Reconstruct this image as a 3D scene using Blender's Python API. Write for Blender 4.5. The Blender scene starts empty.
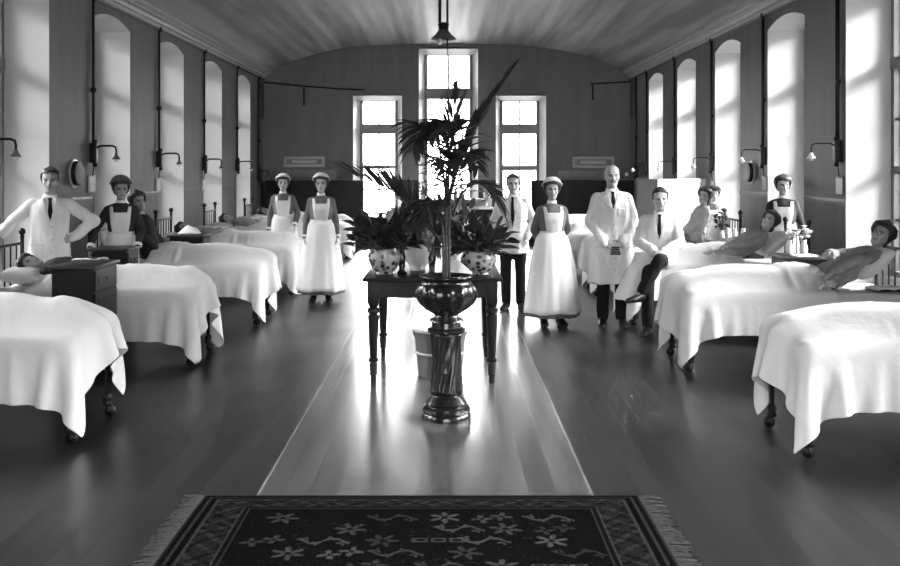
import bpy, bmesh, math, random
import numpy as np
from mathutils import Vector, Matrix, Euler, noise
from mathutils.bvhtree import BVHTree

random.seed(7)
SC = bpy.context.scene
COL = SC.collection
PI = math.pi
R = math.radians

# ------------------------------------------------------------------ materials
def nmat(name):
    m = bpy.data.materials.new(name); m.use_nodes = True
    nt = m.node_tree; b = nt.nodes['Principled BSDF']
    return m, nt, b

def N(nt, t, **kw):
    n = nt.nodes.new(t)
    for k, v in kw.items():
        if k in n.inputs: n.inputs[k].default_value = v
        else: setattr(n, k, v)
    return n

def mapping(nt, scale, coord='Object'):
    tc = N(nt, 'ShaderNodeTexCoord'); mp = N(nt, 'ShaderNodeMapping')
    mp.inputs['Scale'].default_value = scale
    nt.links.new(tc.outputs[coord], mp.inputs['Vector'])
    return mp

def ramp(nt, a, b, lo=0.3, hi=0.7):
    r = N(nt, 'ShaderNodeValToRGB')
    r.color_ramp.elements[0].position = lo; r.color_ramp.elements[1].position = hi
    r.color_ramp.elements[0].color = (a, a, a, 1); r.color_ramp.elements[1].color = (b, b, b, 1)
    return r

def mat(name, v, rough=0.6, var=0.12, scale=(4, 4, 4), bump=0.0, bscale=(40, 40, 40), metal=0.0, spec=0.5, bdist=0.01, coat=0.0):
    m, nt, b = nmat(name)
    mp = mapping(nt, scale); nz = N(nt, 'ShaderNodeTexNoise', Detail=4.0)
    nz.inputs['Scale'].default_value = 1.0
    nt.links.new(mp.outputs[0], nz.inputs['Vector'])
    r = ramp(nt, v * (1 - var), min(1, v * (1 + var)))
    nt.links.new(nz.outputs[0], r.inputs[0]); nt.links.new(r.outputs[0], b.inputs['Base Color'])
    b.inputs['Roughness'].default_value = rough; b.inputs['Metallic'].default_value = metal
    b.inputs['Specular IOR Level'].default_value = spec
    b.inputs['Coat Weight'].default_value = coat
    if bump:
        mp2 = mapping(nt, bscale); n2 = N(nt, 'ShaderNodeTexNoise', Detail=3.0); n2.inputs['Scale'].default_value = 1.0
        nt.links.new(mp2.outputs[0], n2.inputs['Vector'])
        bp = N(nt, 'ShaderNodeBump'); bp.inputs['Strength'].default_value = bump; bp.inputs['Distance'].default_value = bdist
        nt.links.new(n2.outputs[0], bp.inputs['Height']); nt.links.new(bp.outputs[0], b.inputs['Normal'])
    return m

M = {}
M['plaster'] = mat('wall_paint', 0.32, 0.34, 0.10, (1.2, 1.2, .5), 0.15, (9, 9, 3), bdist=.01)
M['reveal'] = mat('white_reveal_paint', 0.80, 0.45, 0.04, (2, 2, 2))
M['trim'] = mat('trim_paint', 0.36, 0.4, 0.08)
M['darktrim'] = mat('dark_trim_paint', 0.06, 0.4)
M['frame'] = mat('window_frame_paint', 0.22, 0.45, 0.08)
M['sheet'] = mat('white_cotton', 0.80, 0.85, 0.04, (3, 3, 3), 0.35, (14, 14, 14), bdist=.012, spec=.2)
M['pillow'] = mat('pillow_cotton', 0.82, 0.85, 0.03, (5, 5, 5), 0.3, (18, 18, 18), bdist=.01, spec=.2)
M['tick'] = mat('mattress_sheet', 0.74, 0.9, 0.08, (6, 6, 6), 0.2)
M['coat'] = mat('white_coat_cotton', 0.74, 0.85, 0.05, (6, 6, 2), 0.35, (30, 30, 9), spec=.2)
M['apron'] = mat('white_apron_linen', 0.78, 0.85, 0.05, (7, 7, 2), 0.3, (34, 34, 8), spec=.2)
M['dress'] = mat('grey_dress_cotton', 0.14, 0.85, 0.12, (9, 9, 5), 0.3, (34, 34, 14), spec=.2)
M['darkdress'] = mat('dark_wool', 0.035, 0.9, 0.15, (9, 9, 5), 0.3, spec=.2)
M['trousers'] = mat('dark_trouser_wool', 0.012, 0.9, 0.15, (9, 9, 4), 0.3, spec=.2)
M['blouse'] = mat('grey_bed_jacket', 0.30, 0.9, 0.12, (9, 9, 9), 0.3, spec=.2)
M['hair'] = mat('dark_hair', 0.022, 0.5, 0.3, (60, 60, 14), 0.6, (120, 120, 20))
M['greyhair'] = mat('grey_hair', 0.25, 0.6, 0.2, (60, 60, 14), 0.5, (120, 120, 20))
M['leather'] = mat('black_leather', 0.008, 0.4, spec=.3)
M['iron'] = mat('black_iron', 0.008, 0.45, 0.1, spec=.3)
M['wood'] = mat('dark_mahogany', 0.006, 0.45, 0.35, (3, 3, 26), 0.1, (6, 6, 60), spec=.22)
M['woodface'] = mat('worn_dark_oak', 0.016, 0.45, 0.35, (3, 3, 20), 0.1, (6, 6, 60), spec=.3)
M['woodtop'] = mat('dark_oak_top', 0.022, 0.42, 0.3, (5, 22, 5), spec=.35)
M['partition'] = mat('dark_stained_panel', 0.014, 0.5, 0.3, (4, 4, 1), spec=.2)
M['enamel'] = mat('white_enamel', 0.13, 0.3, 0.08)
M['enamelrim'] = mat('pale_enamel_rim', 0.5, 0.25, 0.05)
M['brass'] = mat('dull_brass', 0.3, 0.35, 0.1, metal=.8)
M['white'] = mat('white_card', 0.85, 0.7, 0.03)
M['porcelain'] = mat('white_porcelain', 0.8, 0.2, 0.03)
M['darkglass'] = mat('dark_glass', 0.015, 0.5, spec=.2)
M['leaf'] = mat('dark_leaf', 0.03, 0.38, 0.35, (14, 14, 14))
M['paleleaf'] = mat('variegated_leaf', 0.16, 0.45, 0.5, (24, 24, 24))
M['stem'] = mat('plant_stem', 0.035, 0.55, 0.2)
M['petal'] = mat('pale_petal', 0.75, 0.7, 0.1, (20, 20, 20))
M['darkpetal'] = mat('dark_petal', 0.04, 0.7, 0.2, (20, 20, 20))
M['soil'] = mat('potting_soil', 0.02, 1.0, 0.4, (60, 60, 60))
M['screenwhite'] = mat('white_screen_cloth', 0.88, 0.8, 0.03, (3, 3, 1), 0.15, (10, 10, 3))
M['screengrey'] = mat('grey_screen_cloth', 0.20, 0.8, 0.05, (3, 3, 1), 0.15, (10, 10, 3))
M['glaze'] = mat('dark_majolica_glaze', 0.008, 0.22, 0.5, (8, 8, 8), coat=.15)
M['board'] = mat('painted_board', 0.22, 0.5, 0.12, (14, 14, 14))
M['frameboard'] = mat('board_frame', 0.48, 0.5, 0.1)
M['bulb'] = mat('opal_bulb', 0.8, 0.2, 0.02)
M['tin'] = mat('grey_tin_shade', 0.12, 0.4, 0.1)
M['fringe'] = mat('wool_fringe', 0.028, 1.0, 0.4, (40, 40, 40))

def skin_mat():
    m, nt, b = nmat('skin')
    a = N(nt, 'ShaderNodeAttribute', attribute_name='col')
    nt.links.new(a.outputs['Color'], b.inputs['Base Color'])
    b.inputs['Roughness'].default_value = .5
    return m
M['skin'] = skin_mat()

def glass_mat():
    m, nt, b = nmat('window_glass'); nt.nodes.remove(b)
    out = nt.nodes['Material Output']
    fr = N(nt, 'ShaderNodeFresnel'); tr = N(nt, 'ShaderNodeBsdfTransparent'); gl = N(nt, 'ShaderNodeBsdfGlossy')
    gl.inputs['Roughness'].default_value = .02; mx = N(nt, 'ShaderNodeMixShader')
    tr.inputs['Color'].default_value = (.96, .96, .96, 1)
    nt.links.new(fr.outputs[0], mx.inputs[0]); nt.links.new(tr.outputs[0], mx.inputs[1]); nt.links.new(gl.outputs[0], mx.inputs[2])
    nt.links.new(mx.outputs[0], out.inputs['Surface'])
    return m
M['glass'] = glass_mat()

def wall_mat(name, upper, lower, zline):
    """two-tone painted wall: dado paint below zline"""
    m, nt, b = nmat(name)
    tc = N(nt, 'ShaderNodeTexCoord'); sp = N(nt, 'ShaderNodeSeparateXYZ'); nt.links.new(tc.outputs['Object'], sp.inputs[0])
    gt = N(nt, 'ShaderNodeMath', operation='GREATER_THAN'); gt.inputs[1].default_value = zline; nt.links.new(sp.outputs['Z'], gt.inputs[0])
    mx = N(nt, 'ShaderNodeMix', data_type='RGBA'); nt.links.new(gt.outputs[0], mx.inputs[0])
    mx.inputs[6].default_value = (lower,) * 3 + (1,); mx.inputs[7].default_value = (upper,) * 3 + (1,)
    mp = mapping(nt, (3, 3, .6)); nz = N(nt, 'ShaderNodeTexNoise', Detail=5.0); nz.inputs['Scale'].default_value = 1.5
    nt.links.new(mp.outputs[0], nz.inputs[0]); rp = ramp(nt, .82, 1.0); nt.links.new(nz.outputs[0], rp.inputs[0])
    ml = N(nt, 'ShaderNodeMix', data_type='RGBA', blend_type='MULTIPLY'); ml.inputs[0].default_value = 1
    nt.links.new(mx.outputs[2], ml.inputs[6]); nt.links.new(rp.outputs[0], ml.inputs[7]); nt.links.new(ml.outputs[2], b.inputs['Base Color'])
    b.inputs['Roughness'].default_value = .55; b.inputs['Specular IOR Level'].default_value = .12
    bp = N(nt, 'ShaderNodeBump'); bp.inputs['Strength'].default_value = .12; bp.inputs['Distance'].default_value = .02
    nt.links.new(nz.outputs[0], bp.inputs['Height']); nt.links.new(bp.outputs[0], b.inputs['Normal'])
    return m
M['wall'] = wall_mat('two_tone_wall_paint', .17, .14, 1.45)
M['backwall'] = wall_mat('back_wall_paint', .19, .06, 1.52)

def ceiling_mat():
    m, nt, b = nmat('boarded_ceiling_light_streaks')
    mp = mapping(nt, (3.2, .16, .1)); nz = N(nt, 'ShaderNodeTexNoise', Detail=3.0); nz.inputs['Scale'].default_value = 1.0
    nt.links.new(mp.outputs[0], nz.inputs[0]); rp = ramp(nt, .16, .40, .35, .68); nt.links.new(nz.outputs[0], rp.inputs[0])  # pale lengthwise streaks: reflected window light put into the ceiling colour
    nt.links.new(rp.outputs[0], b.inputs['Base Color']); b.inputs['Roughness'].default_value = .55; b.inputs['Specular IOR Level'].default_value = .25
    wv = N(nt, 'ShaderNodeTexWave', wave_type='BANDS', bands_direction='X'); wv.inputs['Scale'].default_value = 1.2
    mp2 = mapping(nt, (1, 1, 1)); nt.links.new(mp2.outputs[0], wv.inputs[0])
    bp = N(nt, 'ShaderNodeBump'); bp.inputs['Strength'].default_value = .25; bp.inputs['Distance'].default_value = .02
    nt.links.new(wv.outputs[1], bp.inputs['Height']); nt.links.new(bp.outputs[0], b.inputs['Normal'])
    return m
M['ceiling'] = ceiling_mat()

def floor_mat():
    m, nt, b = nmat('polished_floorboards')
    tc = N(nt, 'ShaderNodeTexCoord'); sp = N(nt, 'ShaderNodeSeparateXYZ'); nt.links.new(tc.outputs['Object'], sp.inputs[0])
    # boards along y: brick texture with rows along x
    cb = N(nt, 'ShaderNodeCombineXYZ'); nt.links.new(sp.outputs['Y'], cb.inputs['X']); nt.links.new(sp.outputs['X'], cb.inputs['Y'])
    br = N(nt, 'ShaderNodeTexBrick'); br.inputs['Scale'].default_value = 1.0; br.inputs['Brick Width'].default_value = 3.4
    br.inputs['Row Height'].default_value = .1525; br.inputs['Mortar Size'].default_value = .0035; br.inputs['Mortar Smooth'].default_value = .2
    br.inputs['Color1'].default_value = (.007, .007, .007, 1); br.inputs['Color2'].default_value = (.016, .016, .016, 1)
    br.inputs['Mortar'].default_value = (.002, .002, .002, 1); br.offset = .37
    nt.links.new(cb.outputs[0], br.inputs['Vector'])
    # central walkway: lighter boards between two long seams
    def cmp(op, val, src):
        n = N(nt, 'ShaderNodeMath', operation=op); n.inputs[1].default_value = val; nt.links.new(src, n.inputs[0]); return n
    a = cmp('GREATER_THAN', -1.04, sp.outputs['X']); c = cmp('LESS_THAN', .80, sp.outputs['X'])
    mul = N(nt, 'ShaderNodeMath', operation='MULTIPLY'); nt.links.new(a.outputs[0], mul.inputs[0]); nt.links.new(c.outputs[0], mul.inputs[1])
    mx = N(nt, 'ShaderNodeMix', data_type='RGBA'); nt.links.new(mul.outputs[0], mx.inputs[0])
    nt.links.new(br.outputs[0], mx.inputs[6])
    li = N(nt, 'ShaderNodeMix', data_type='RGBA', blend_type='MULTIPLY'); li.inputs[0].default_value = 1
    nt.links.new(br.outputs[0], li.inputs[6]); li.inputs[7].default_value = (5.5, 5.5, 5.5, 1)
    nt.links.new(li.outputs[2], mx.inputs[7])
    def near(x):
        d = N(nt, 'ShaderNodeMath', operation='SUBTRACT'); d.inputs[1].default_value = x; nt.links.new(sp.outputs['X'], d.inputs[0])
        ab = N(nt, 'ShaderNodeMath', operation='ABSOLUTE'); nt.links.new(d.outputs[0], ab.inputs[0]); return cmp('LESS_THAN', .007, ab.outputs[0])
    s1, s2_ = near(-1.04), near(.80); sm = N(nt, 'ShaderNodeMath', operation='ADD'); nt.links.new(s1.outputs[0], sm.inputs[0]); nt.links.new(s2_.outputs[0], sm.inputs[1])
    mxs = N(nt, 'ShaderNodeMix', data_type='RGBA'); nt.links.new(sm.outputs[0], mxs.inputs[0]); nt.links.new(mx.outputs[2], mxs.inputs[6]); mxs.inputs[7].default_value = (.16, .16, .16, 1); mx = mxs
    mp = mapping(nt, (9, .8, 1)); nz = N(nt, 'ShaderNodeTexNoise', Detail=2.5); nz.inputs['Scale'].default_value = 1.3
    nt.links.new(mp.outputs[0], nz.inputs[0]); rp = ramp(nt, .65, 1.25); nt.links.new(nz.outputs[0], rp.inputs[0])
    ml = N(nt, 'ShaderNodeMix', data_type='RGBA', blend_type='MULTIPLY'); ml.inputs[0].default_value = 1
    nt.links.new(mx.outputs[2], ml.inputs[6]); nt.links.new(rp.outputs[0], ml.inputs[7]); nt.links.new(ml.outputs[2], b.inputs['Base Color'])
    # worn polish: patchy roughness, duller at the sides
    mp3 = mapping(nt, (1.1, .5, 1)); n3 = N(nt, 'ShaderNodeTexNoise', Detail=2.0); n3.inputs['Scale'].default_value = 1.6
    nt.links.new(mp3.outputs[0], n3.inputs[0])
    rr = ramp(nt, .285, .36); nt.links.new(n3.outputs[0], rr.inputs[0])
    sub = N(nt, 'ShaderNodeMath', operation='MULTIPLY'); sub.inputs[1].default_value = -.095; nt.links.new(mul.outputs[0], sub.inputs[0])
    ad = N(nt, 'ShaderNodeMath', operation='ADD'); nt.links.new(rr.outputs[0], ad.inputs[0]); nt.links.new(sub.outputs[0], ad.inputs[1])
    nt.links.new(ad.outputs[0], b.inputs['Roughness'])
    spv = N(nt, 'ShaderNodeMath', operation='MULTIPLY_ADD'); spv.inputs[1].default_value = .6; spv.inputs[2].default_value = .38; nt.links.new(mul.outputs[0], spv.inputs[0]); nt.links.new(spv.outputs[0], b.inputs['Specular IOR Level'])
    bp = N(nt, 'ShaderNodeBump'); bp.inputs['Strength'].default_value = .22; bp.inputs['Distance'].default_value = .003
    s2 = N(nt, 'ShaderNodeMath', operation='MULTIPLY_ADD'); s2.inputs[1].default_value = -2.0
    nt.links.new(br.outputs['Fac'], s2.inputs[0]); nt.links.new(nz.outputs[0], s2.inputs[2])
    nt.links.new(s2.outputs[0], bp.inputs['Height']); nt.links.new(bp.outputs[0], b.inputs['Normal'])
    return m
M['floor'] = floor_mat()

def attr_mat(name, rough, bump=.6):
    m, nt, b = nmat(name)
    a = N(nt, 'ShaderNodeAttribute', attribute_name='col'); 
    mp = mapping(nt, (90, 90, 90)); nz = N(nt, 'ShaderNodeTexNoise'); nz.inputs['Scale'].default_value = 1.0
    nt.links.new(mp.outputs[0], nz.inputs[0]); rp = ramp(nt, .6, 1.2); nt.links.new(nz.outputs[0], rp.inputs[0])
    ml = N(nt, 'ShaderNodeMix', data_type='RGBA', blend_type='MULTIPLY'); ml.inputs[0].default_value = 1
    nt.links.new(a.outputs['Color'], ml.inputs[6]); nt.links.new(rp.outputs[0], ml.inputs[7]); nt.links.new(ml.outputs[2], b.inputs['Base Color'])
    b.inputs['Roughness'].default_value = rough; b.inputs['Specular IOR Level'].default_value = .0
    bp = N(nt, 'ShaderNodeBump'); bp.inputs['Strength'].default_value = bump; bp.inputs['Distance'].default_value = .006
    nt.links.new(nz.outputs[0], bp.inputs['Height']); nt.links.new(bp.outputs[0], b.inputs['Normal'])
    return m
M['rug'] = attr_mat('woven_rug', .95)

def china_mat():
    m, nt, b = nmat('patterned_china')
    mp = mapping(nt, (22, 22, 22)); v = N(nt, 'ShaderNodeTexVoronoi'); v.inputs['Scale'].default_value = 1.0
    nt.links.new(mp.outputs[0], v.inputs[0]); rp = ramp(nt, .02, .42, .30, .60); nt.links.new(v.outputs[0], rp.inputs[0])
    nt.links.new(rp.outputs[0], b.inputs['Base Color']); b.inputs['Roughness'].default_value = .18
    return m
M['china'] = china_mat()

# ------------------------------------------------------------------ mesh tools
def orth(t):
    t = Vector(t).normalized()
    a = Vector((0, 0, 1)) if abs(t.z) < .9 else Vector((1, 0, 0))
    u = t.cross(a).normalized(); v = t.cross(u).normalized()
    return u, v

class MB:
    def __init__(s): s.bm = bmesh.new()
    def box(s, x0, x1, y0, y1, z0, z1, bev=0.0):
        bm2 = bmesh.new()
        vs = [bm2.verts.new((x, y, z)) for x in (x0, x1) for y in (y0, y1) for z in (z0, z1)]
        for f in ((0, 1, 3, 2), (4, 6, 7, 5), (0, 4, 5, 1), (2, 3, 7, 6), (0, 2, 6, 4), (1, 5, 7, 3)):
            bm2.faces.new([vs[i] for i in f])
        if bev: bmesh.ops.bevel(bm2, geom=bm2.edges[:], offset=bev, segments=2, affect='EDGES', profile=.6)
        bmesh.ops.recalc_face_normals(bm2, faces=bm2.faces[:])
        s.merge(bm2); return s
    def merge(s, bm2, mtx=None):
        mp = {}
        for v in bm2.verts: mp[v] = s.bm.verts.new(mtx @ v.co if mtx else v.co)
        for f in bm2.faces:
            try: s.bm.faces.new([mp[v] for v in f.verts])
            except ValueError: pass
        bm2.free()
    def loft(s, rings, cap=True, closed=True):
        rv = [[s.bm.verts.new(p) for p in r] for r in rings]
        n = len(rv[0])
        for a, b in zip(rv, rv[1:]):
            for i in range(n if closed else n - 1):
                j = (i + 1) % n
                s.bm.faces.new((a[i], a[j], b[j], b[i]))
        if cap:
            s.bm.faces.new(rv[0][::-1]); s.bm.faces.new(rv[-1])
        return s
    def tube(s, pts, rad, seg=10, round_caps=True):
        pts = [Vector(p) for p in pts]
        if not hasattr(rad, '__len__'): rad = [rad] * len(pts)
        rings = []; u = None
        P, RR = list(pts), list(rad)
        if round_caps:
            t0 = (P[1] - P[0]).normalized(); t1 = (P[-1] - P[-2]).normalized()
            r0, r1 = RR[0], RR[-1]
            P = [P[0] - t0 * r0, P[0] - t0 * r0 * .7] + P + [P[-1] + t1 * r1 * .7, P[-1] + t1 * r1]
            RR = [r0 * .12, r0 * .7] + RR + [r1 * .7, r1 * .12]
        for i, p in enumerate(P):
            t = (P[min(i + 1, len(P) - 1)] - P[max(i - 1, 0)]).normalized()
            if u is None: u, v = orth(t)
            else:
                u = (u - t * u.dot(t)).normalized(); v = t.cross(u)
            rings.append([p + (u * math.cos(2 * PI * k / seg) + v * math.sin(2 * PI * k / seg)) * RR[i] for k in range(seg)])
        return s.loft(rings)
    def lathe(s, prof, c=(0, 0, 0), seg=24, mod=None):
        rings = []
        for (r, z) in prof:
            ring = []
            for k in range(seg):
                a = 2 * PI * k / seg
                rr = max(r, .0004)
                if mod: rr = mod(rr, z, a)
                ring.append((c[0] + rr * math.cos(a), c[1] + rr * math.sin(a), c[2] + z))
            rings.append(ring)
        return s.loft(rings)
    def ell(s, c, r, rot=None, seg=14):
        c = Vector(c); rings = []
        for i in range(1, seg // 2 + 4):
            ph = -PI / 2 + PI * i / (seg // 2 + 4)
            ring = []
            for k in range(seg):
                a = 2 * PI * k / seg
                p = Vector((r[0] * math.cos(ph) * math.cos(a), r[1] * math.cos(ph) * math.sin(a), r[2] * math.sin(ph)))
                if rot: p = rot @ p
                ring.append(c + p)
            rings.append(ring)
        return s.loft(rings)
    def grid(s, fn, nu, nv, keep=None):
        """open surface fn(u,v)"""
        vs = [[s.bm.verts.new(fn(i / (nu - 1), j / (nv - 1))) for j in range(nv)] for i in range(nu)]
        for i in range(nu - 1):
            for j in range(nv - 1):
                s.bm.faces.new((vs[i][j], vs[i + 1][j], vs[i + 1][j + 1], vs[i][j + 1]))
        return s
    def mesh(s, name='m', fix=True):
        if fix: bmesh.ops.recalc_face_normals(s.bm, faces=s.bm.faces[:])
        me = bpy.data.meshes.new(name); s.bm.to_mesh(me); s.bm.free(); return me
    def build(s, name, m, parent=None, smooth=True, angle=None, fix=True):
        return link(name, s.mesh(name, fix), m, parent, smooth, angle)

def link(name, me, m, parent=None, smooth=True, angle=None):
    o = bpy.data.objects.new(name, me); COL.objects.link(o)
    if m:
        for x in (m if isinstance(m, (list, tuple)) else [m]): me.materials.append(x)
    if smooth and len(me.polygons):
        me.polygons.foreach_set('use_smooth', [True] * len(me.polygons))
        if angle: me.set_sharp_from_angle(angle=R(angle))
    if parent: o.parent = parent
    return o

def solidify(o, t, off=0.0):
    md = o.modifiers.new('solid', 'SOLIDIFY'); md.thickness = t; md.offset = off; return o
def subsurf(o, lv=1):
    md = o.modifiers.new('sub', 'SUBSURF'); md.levels = lv; md.render_levels = lv; return o
def bake(o):
    dg = bpy.context.evaluated_depsgraph_get()
    me = bpy.data.meshes.new_from_object(o.evaluated_get(dg), depsgraph=dg)
    old = o.data; o.modifiers.clear(); o.data = me; bpy.data.meshes.remove(old); return o

def tag(o, label, cat, group=None, kind=None):
    o['label'] = label; o['category'] = cat
    if group: o['group'] = group
    if kind: o['kind'] = kind
    return o
def thing(name, loc, rz, label, cat, group=None):
    o = bpy.data.objects.new(name, None); COL.objects.link(o); o.empty_display_size = .1
    o.location = loc; o.rotation_euler = (0, 0, rz)
    return tag(o, label, cat, group)
def struct(o): o['kind'] = 'structure'; return o
def copy_tree(o, parent=None):
    c = o.copy(); COL.objects.link(c)
    if parent: c.parent = parent
    for ch in [x for x in o.children]: copy_tree(ch, c)
    return c
def remesh(mb, vox, smooth=3, fac=.5):
    o = link('tmp', mb.mesh(), None, smooth=False)
    md = o.modifiers.new('r', 'REMESH'); md.mode = 'VOXEL'; md.voxel_size = vox; md.adaptivity = 0
    if smooth:
        sm = o.modifiers.new('s', 'SMOOTH'); sm.factor = fac; sm.iterations = smooth
    dg = bpy.context.evaluated_depsgraph_get()
    me = bpy.data.meshes.new_from_object(o.evaluated_get(dg), depsgraph=dg)
    old = o.data; bpy.data.objects.remove(o); bpy.data.meshes.remove(old)
    return me

def ordinal(i): return ('first', 'second', 'third', 'fourth', 'fifth', 'sixth', 'seventh', 'eighth')[i]

# ------------------------------------------------------------------ the room
W = 4.25; YB = 23.1; YF = -2.5; H0 = 3.95; TH = .62
OPEN_H = 3.62; OPEN_R = .11      # spring height and rise of the segmental window heads
LC = [12.70 + 2.73 * k for k in range(-4, 4)]; LW = 1.42
RC = [12.57 + 2.60 * k for k in range(-4, 4)]; RW = 1.37

def vault(x): return H0 + .72 * (1 - abs(x / W) ** 3.2)

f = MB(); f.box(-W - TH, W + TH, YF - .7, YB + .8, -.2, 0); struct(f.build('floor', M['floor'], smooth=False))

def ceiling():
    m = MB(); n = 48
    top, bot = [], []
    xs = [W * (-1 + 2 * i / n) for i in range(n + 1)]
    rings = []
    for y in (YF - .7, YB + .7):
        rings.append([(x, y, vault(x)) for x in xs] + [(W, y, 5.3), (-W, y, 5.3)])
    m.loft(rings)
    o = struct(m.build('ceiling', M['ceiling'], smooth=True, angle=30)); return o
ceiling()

def side_wall(name, sgn, cs, wd):
    m = MB(); X0 = sgn * W; X1 = sgn * (W + TH); lo, hi = min(X0, X1), max(X0, X1)
    edges = [YF - .3]
    for c in cs: edges += [c - wd / 2, c + wd / 2]
    edges.append(YB)
    bm = m.bm
    HT = 5.3
    for i in range(0, len(edges), 2): m.box(lo, hi, edges[i], edges[i + 1], 0, HT)
    for c in cs:                                  # arched head over each opening
        n = 12; a = []
        for k in range(n + 1):
            t = -1 + 2 * k / n
            a.append((c + t * wd / 2, OPEN_H + OPEN_R * (1 - t * t)))
        prof = a + [(c + wd / 2, HT), (c - wd / 2, HT)]
        m.loft([[(lo, y, z) for y, z in prof], [(hi, y, z) for y, z in prof]])
        a0 = sgn * (W + .40); a1 = sgn * (W + TH)
        m.box(min(a0, a1), max(a0, a1), c - wd / 2, c + wd / 2, 0, .62)     # apron wall under the window
    bmesh.ops.recalc_face_normals(bm, faces=bm.faces[:])
    o = m.build(name, [M['wall'], M['reveal']], smooth=False)
    for p in o.data.polygons:
        if abs(p.normal.x) < .7 and p.center.y > YF and p.center.z < OPEN_H + OPEN_R + .05: p.material_index = 1
        if abs(p.normal.x) > .7 and abs(abs(p.center.x) - W - .40) < .01: p.material_index = 1
    return struct(o)
side_wall('wall_left', -1, LC, LW); side_wall('wall_right', 1, RC, RW)

# back wall with three splayed windows (x0,x1,sill,head) at the inner face
BW = [(-2.17, -1.04, .66, 3.52), (-.65, .72, .66, 4.60), (1.13, 2.29, .66, 3.52)]
SPL = .13; BT = .55
def gable_wall(name, YB, dr, tn):
    m = MB(); xs = [-W - TH]
    for b in BW: xs += [b[0], b[1]]
    xs.append(W + TH)
    y0, y1 = YB, YB + dr * BT; ya, yb = sorted((y0, y1))
    for i in range(0, len(xs), 2): m.box(xs[i], xs[i + 1], ya, yb, 0, 5.3)
    for (a, b, s, h) in BW:
        m.box(a, b, ya, yb, 0, s)
        n = 10; ar = [(a + (b - a) * k / n, h - .05 + .05 * (1 - (2 * k / n - 1) ** 2)) for k in range(n + 1)]
        prof = ar + [(b, 5.3), (a, 5.3)]
        m.loft([[(x, y0, z) for x, z in prof], [(x, y1, z) for x, z in prof]])
    o = m.build(name, [M['backwall']], smooth=False); struct(o)
    # splayed white plaster linings
    for i, (a, b, s, h) in enumerate(BW):
        l = MB(); d = SPL
        def wedge(p):  # prism from profile in xy, over z
            l.loft([[(x, y, s) for x, y in p], [(x, y, h + .0) for x, y in p]])
        wedge([(a, y0 - dr * .004), (a + d, y1 - dr * .05), (a, y1 - dr * .05)]); wedge([(b, y0 - dr * .004), (b, y1 - dr * .05), (b - d, y1 - dr * .05)])
        l.loft([[(x, y0 - dr * .004, h - .05), (x, y1 - dr * .05, h - .05 - d * .8), (x, y1 - dr * .05, h + .05)] for x in (a, b)])
        l.loft([[(x, y0 - dr * .03, s), (x, y1 - dr * .05, s), (x, y1 - dr * .05, s + .06), (x, y0 - dr * .03, s + .015)] for x in (a, b)])
        struct(l.build('trim_%d' % (tn + i), M['reveal'], smooth=False))
gable_wall('wall_back', YB, 1, 20); gable_wall('wall_front', YF, -1, 30)  # front gable: unseen window openings added to let in frontal light

WN = [0]
def win(sgn, c, wd):
    """tall side window, frame set deep in the recess"""
    WN[0] += 1; n = WN[0]
    root = bpy.data.objects.new('window_%d' % n, None); COL.objects.link(root); struct(root)
    root.location = (sgn * (W + .52), c, 0)
    fr = MB(); z0, z1 = .62, OPEN_H + .02; h = wd / 2
    for y in (-h, h - .07): fr.box(-.04, .04, y, y + .07, z0, z1)
    fr.box(-.05, .05, -h, h, z0, z0 + .09); fr.box(-.04, .04, -h, h, z1 - .02, OPEN_H + OPEN_R)
    fr.box(-.05, .05, -h, h, 2.85, 2.97); fr.box(-.035, .035, -h, h, 1.75, 1.82)
    fr.box(-.02, .02, -.018, .018, z0, z1)
    for z in (1.25, 2.32): fr.box(-.015, .015, -h, h, z - .012, z + .012)
    fr.build('window_frame', M['frame'], root, smooth=False)
    g = MB(); g.box(-.004, .004, -h + .06, h - .06, z0 + .08, z1); g.build('glass_pane', M['glass'], root, smooth=False)
    s = MB(); a, b = sorted((-sgn * .14, sgn * .02)); s.box(a, b, -h, h, .62, .655, .006); s.build('window_sill', M['reveal'], root)
    L = bpy.data.lights.new('sky_portal', 'AREA'); L.shape = 'RECTANGLE'; L.size = wd - .02; L.size_y = z1 - z0 - .02
    L.cycles.is_portal = True
    lo = bpy.data.objects.new('sky_portal', L); COL.objects.link(lo)
    lo.location = (sgn * (W + .58), c, (z0 + z1) / 2)
    lo.rotation_euler = (R(90), 0, R(90) if sgn > 0 else R(-90))
for c in LC: win(-1, c, LW)
for c in RC: win(1, c, RW)

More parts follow.
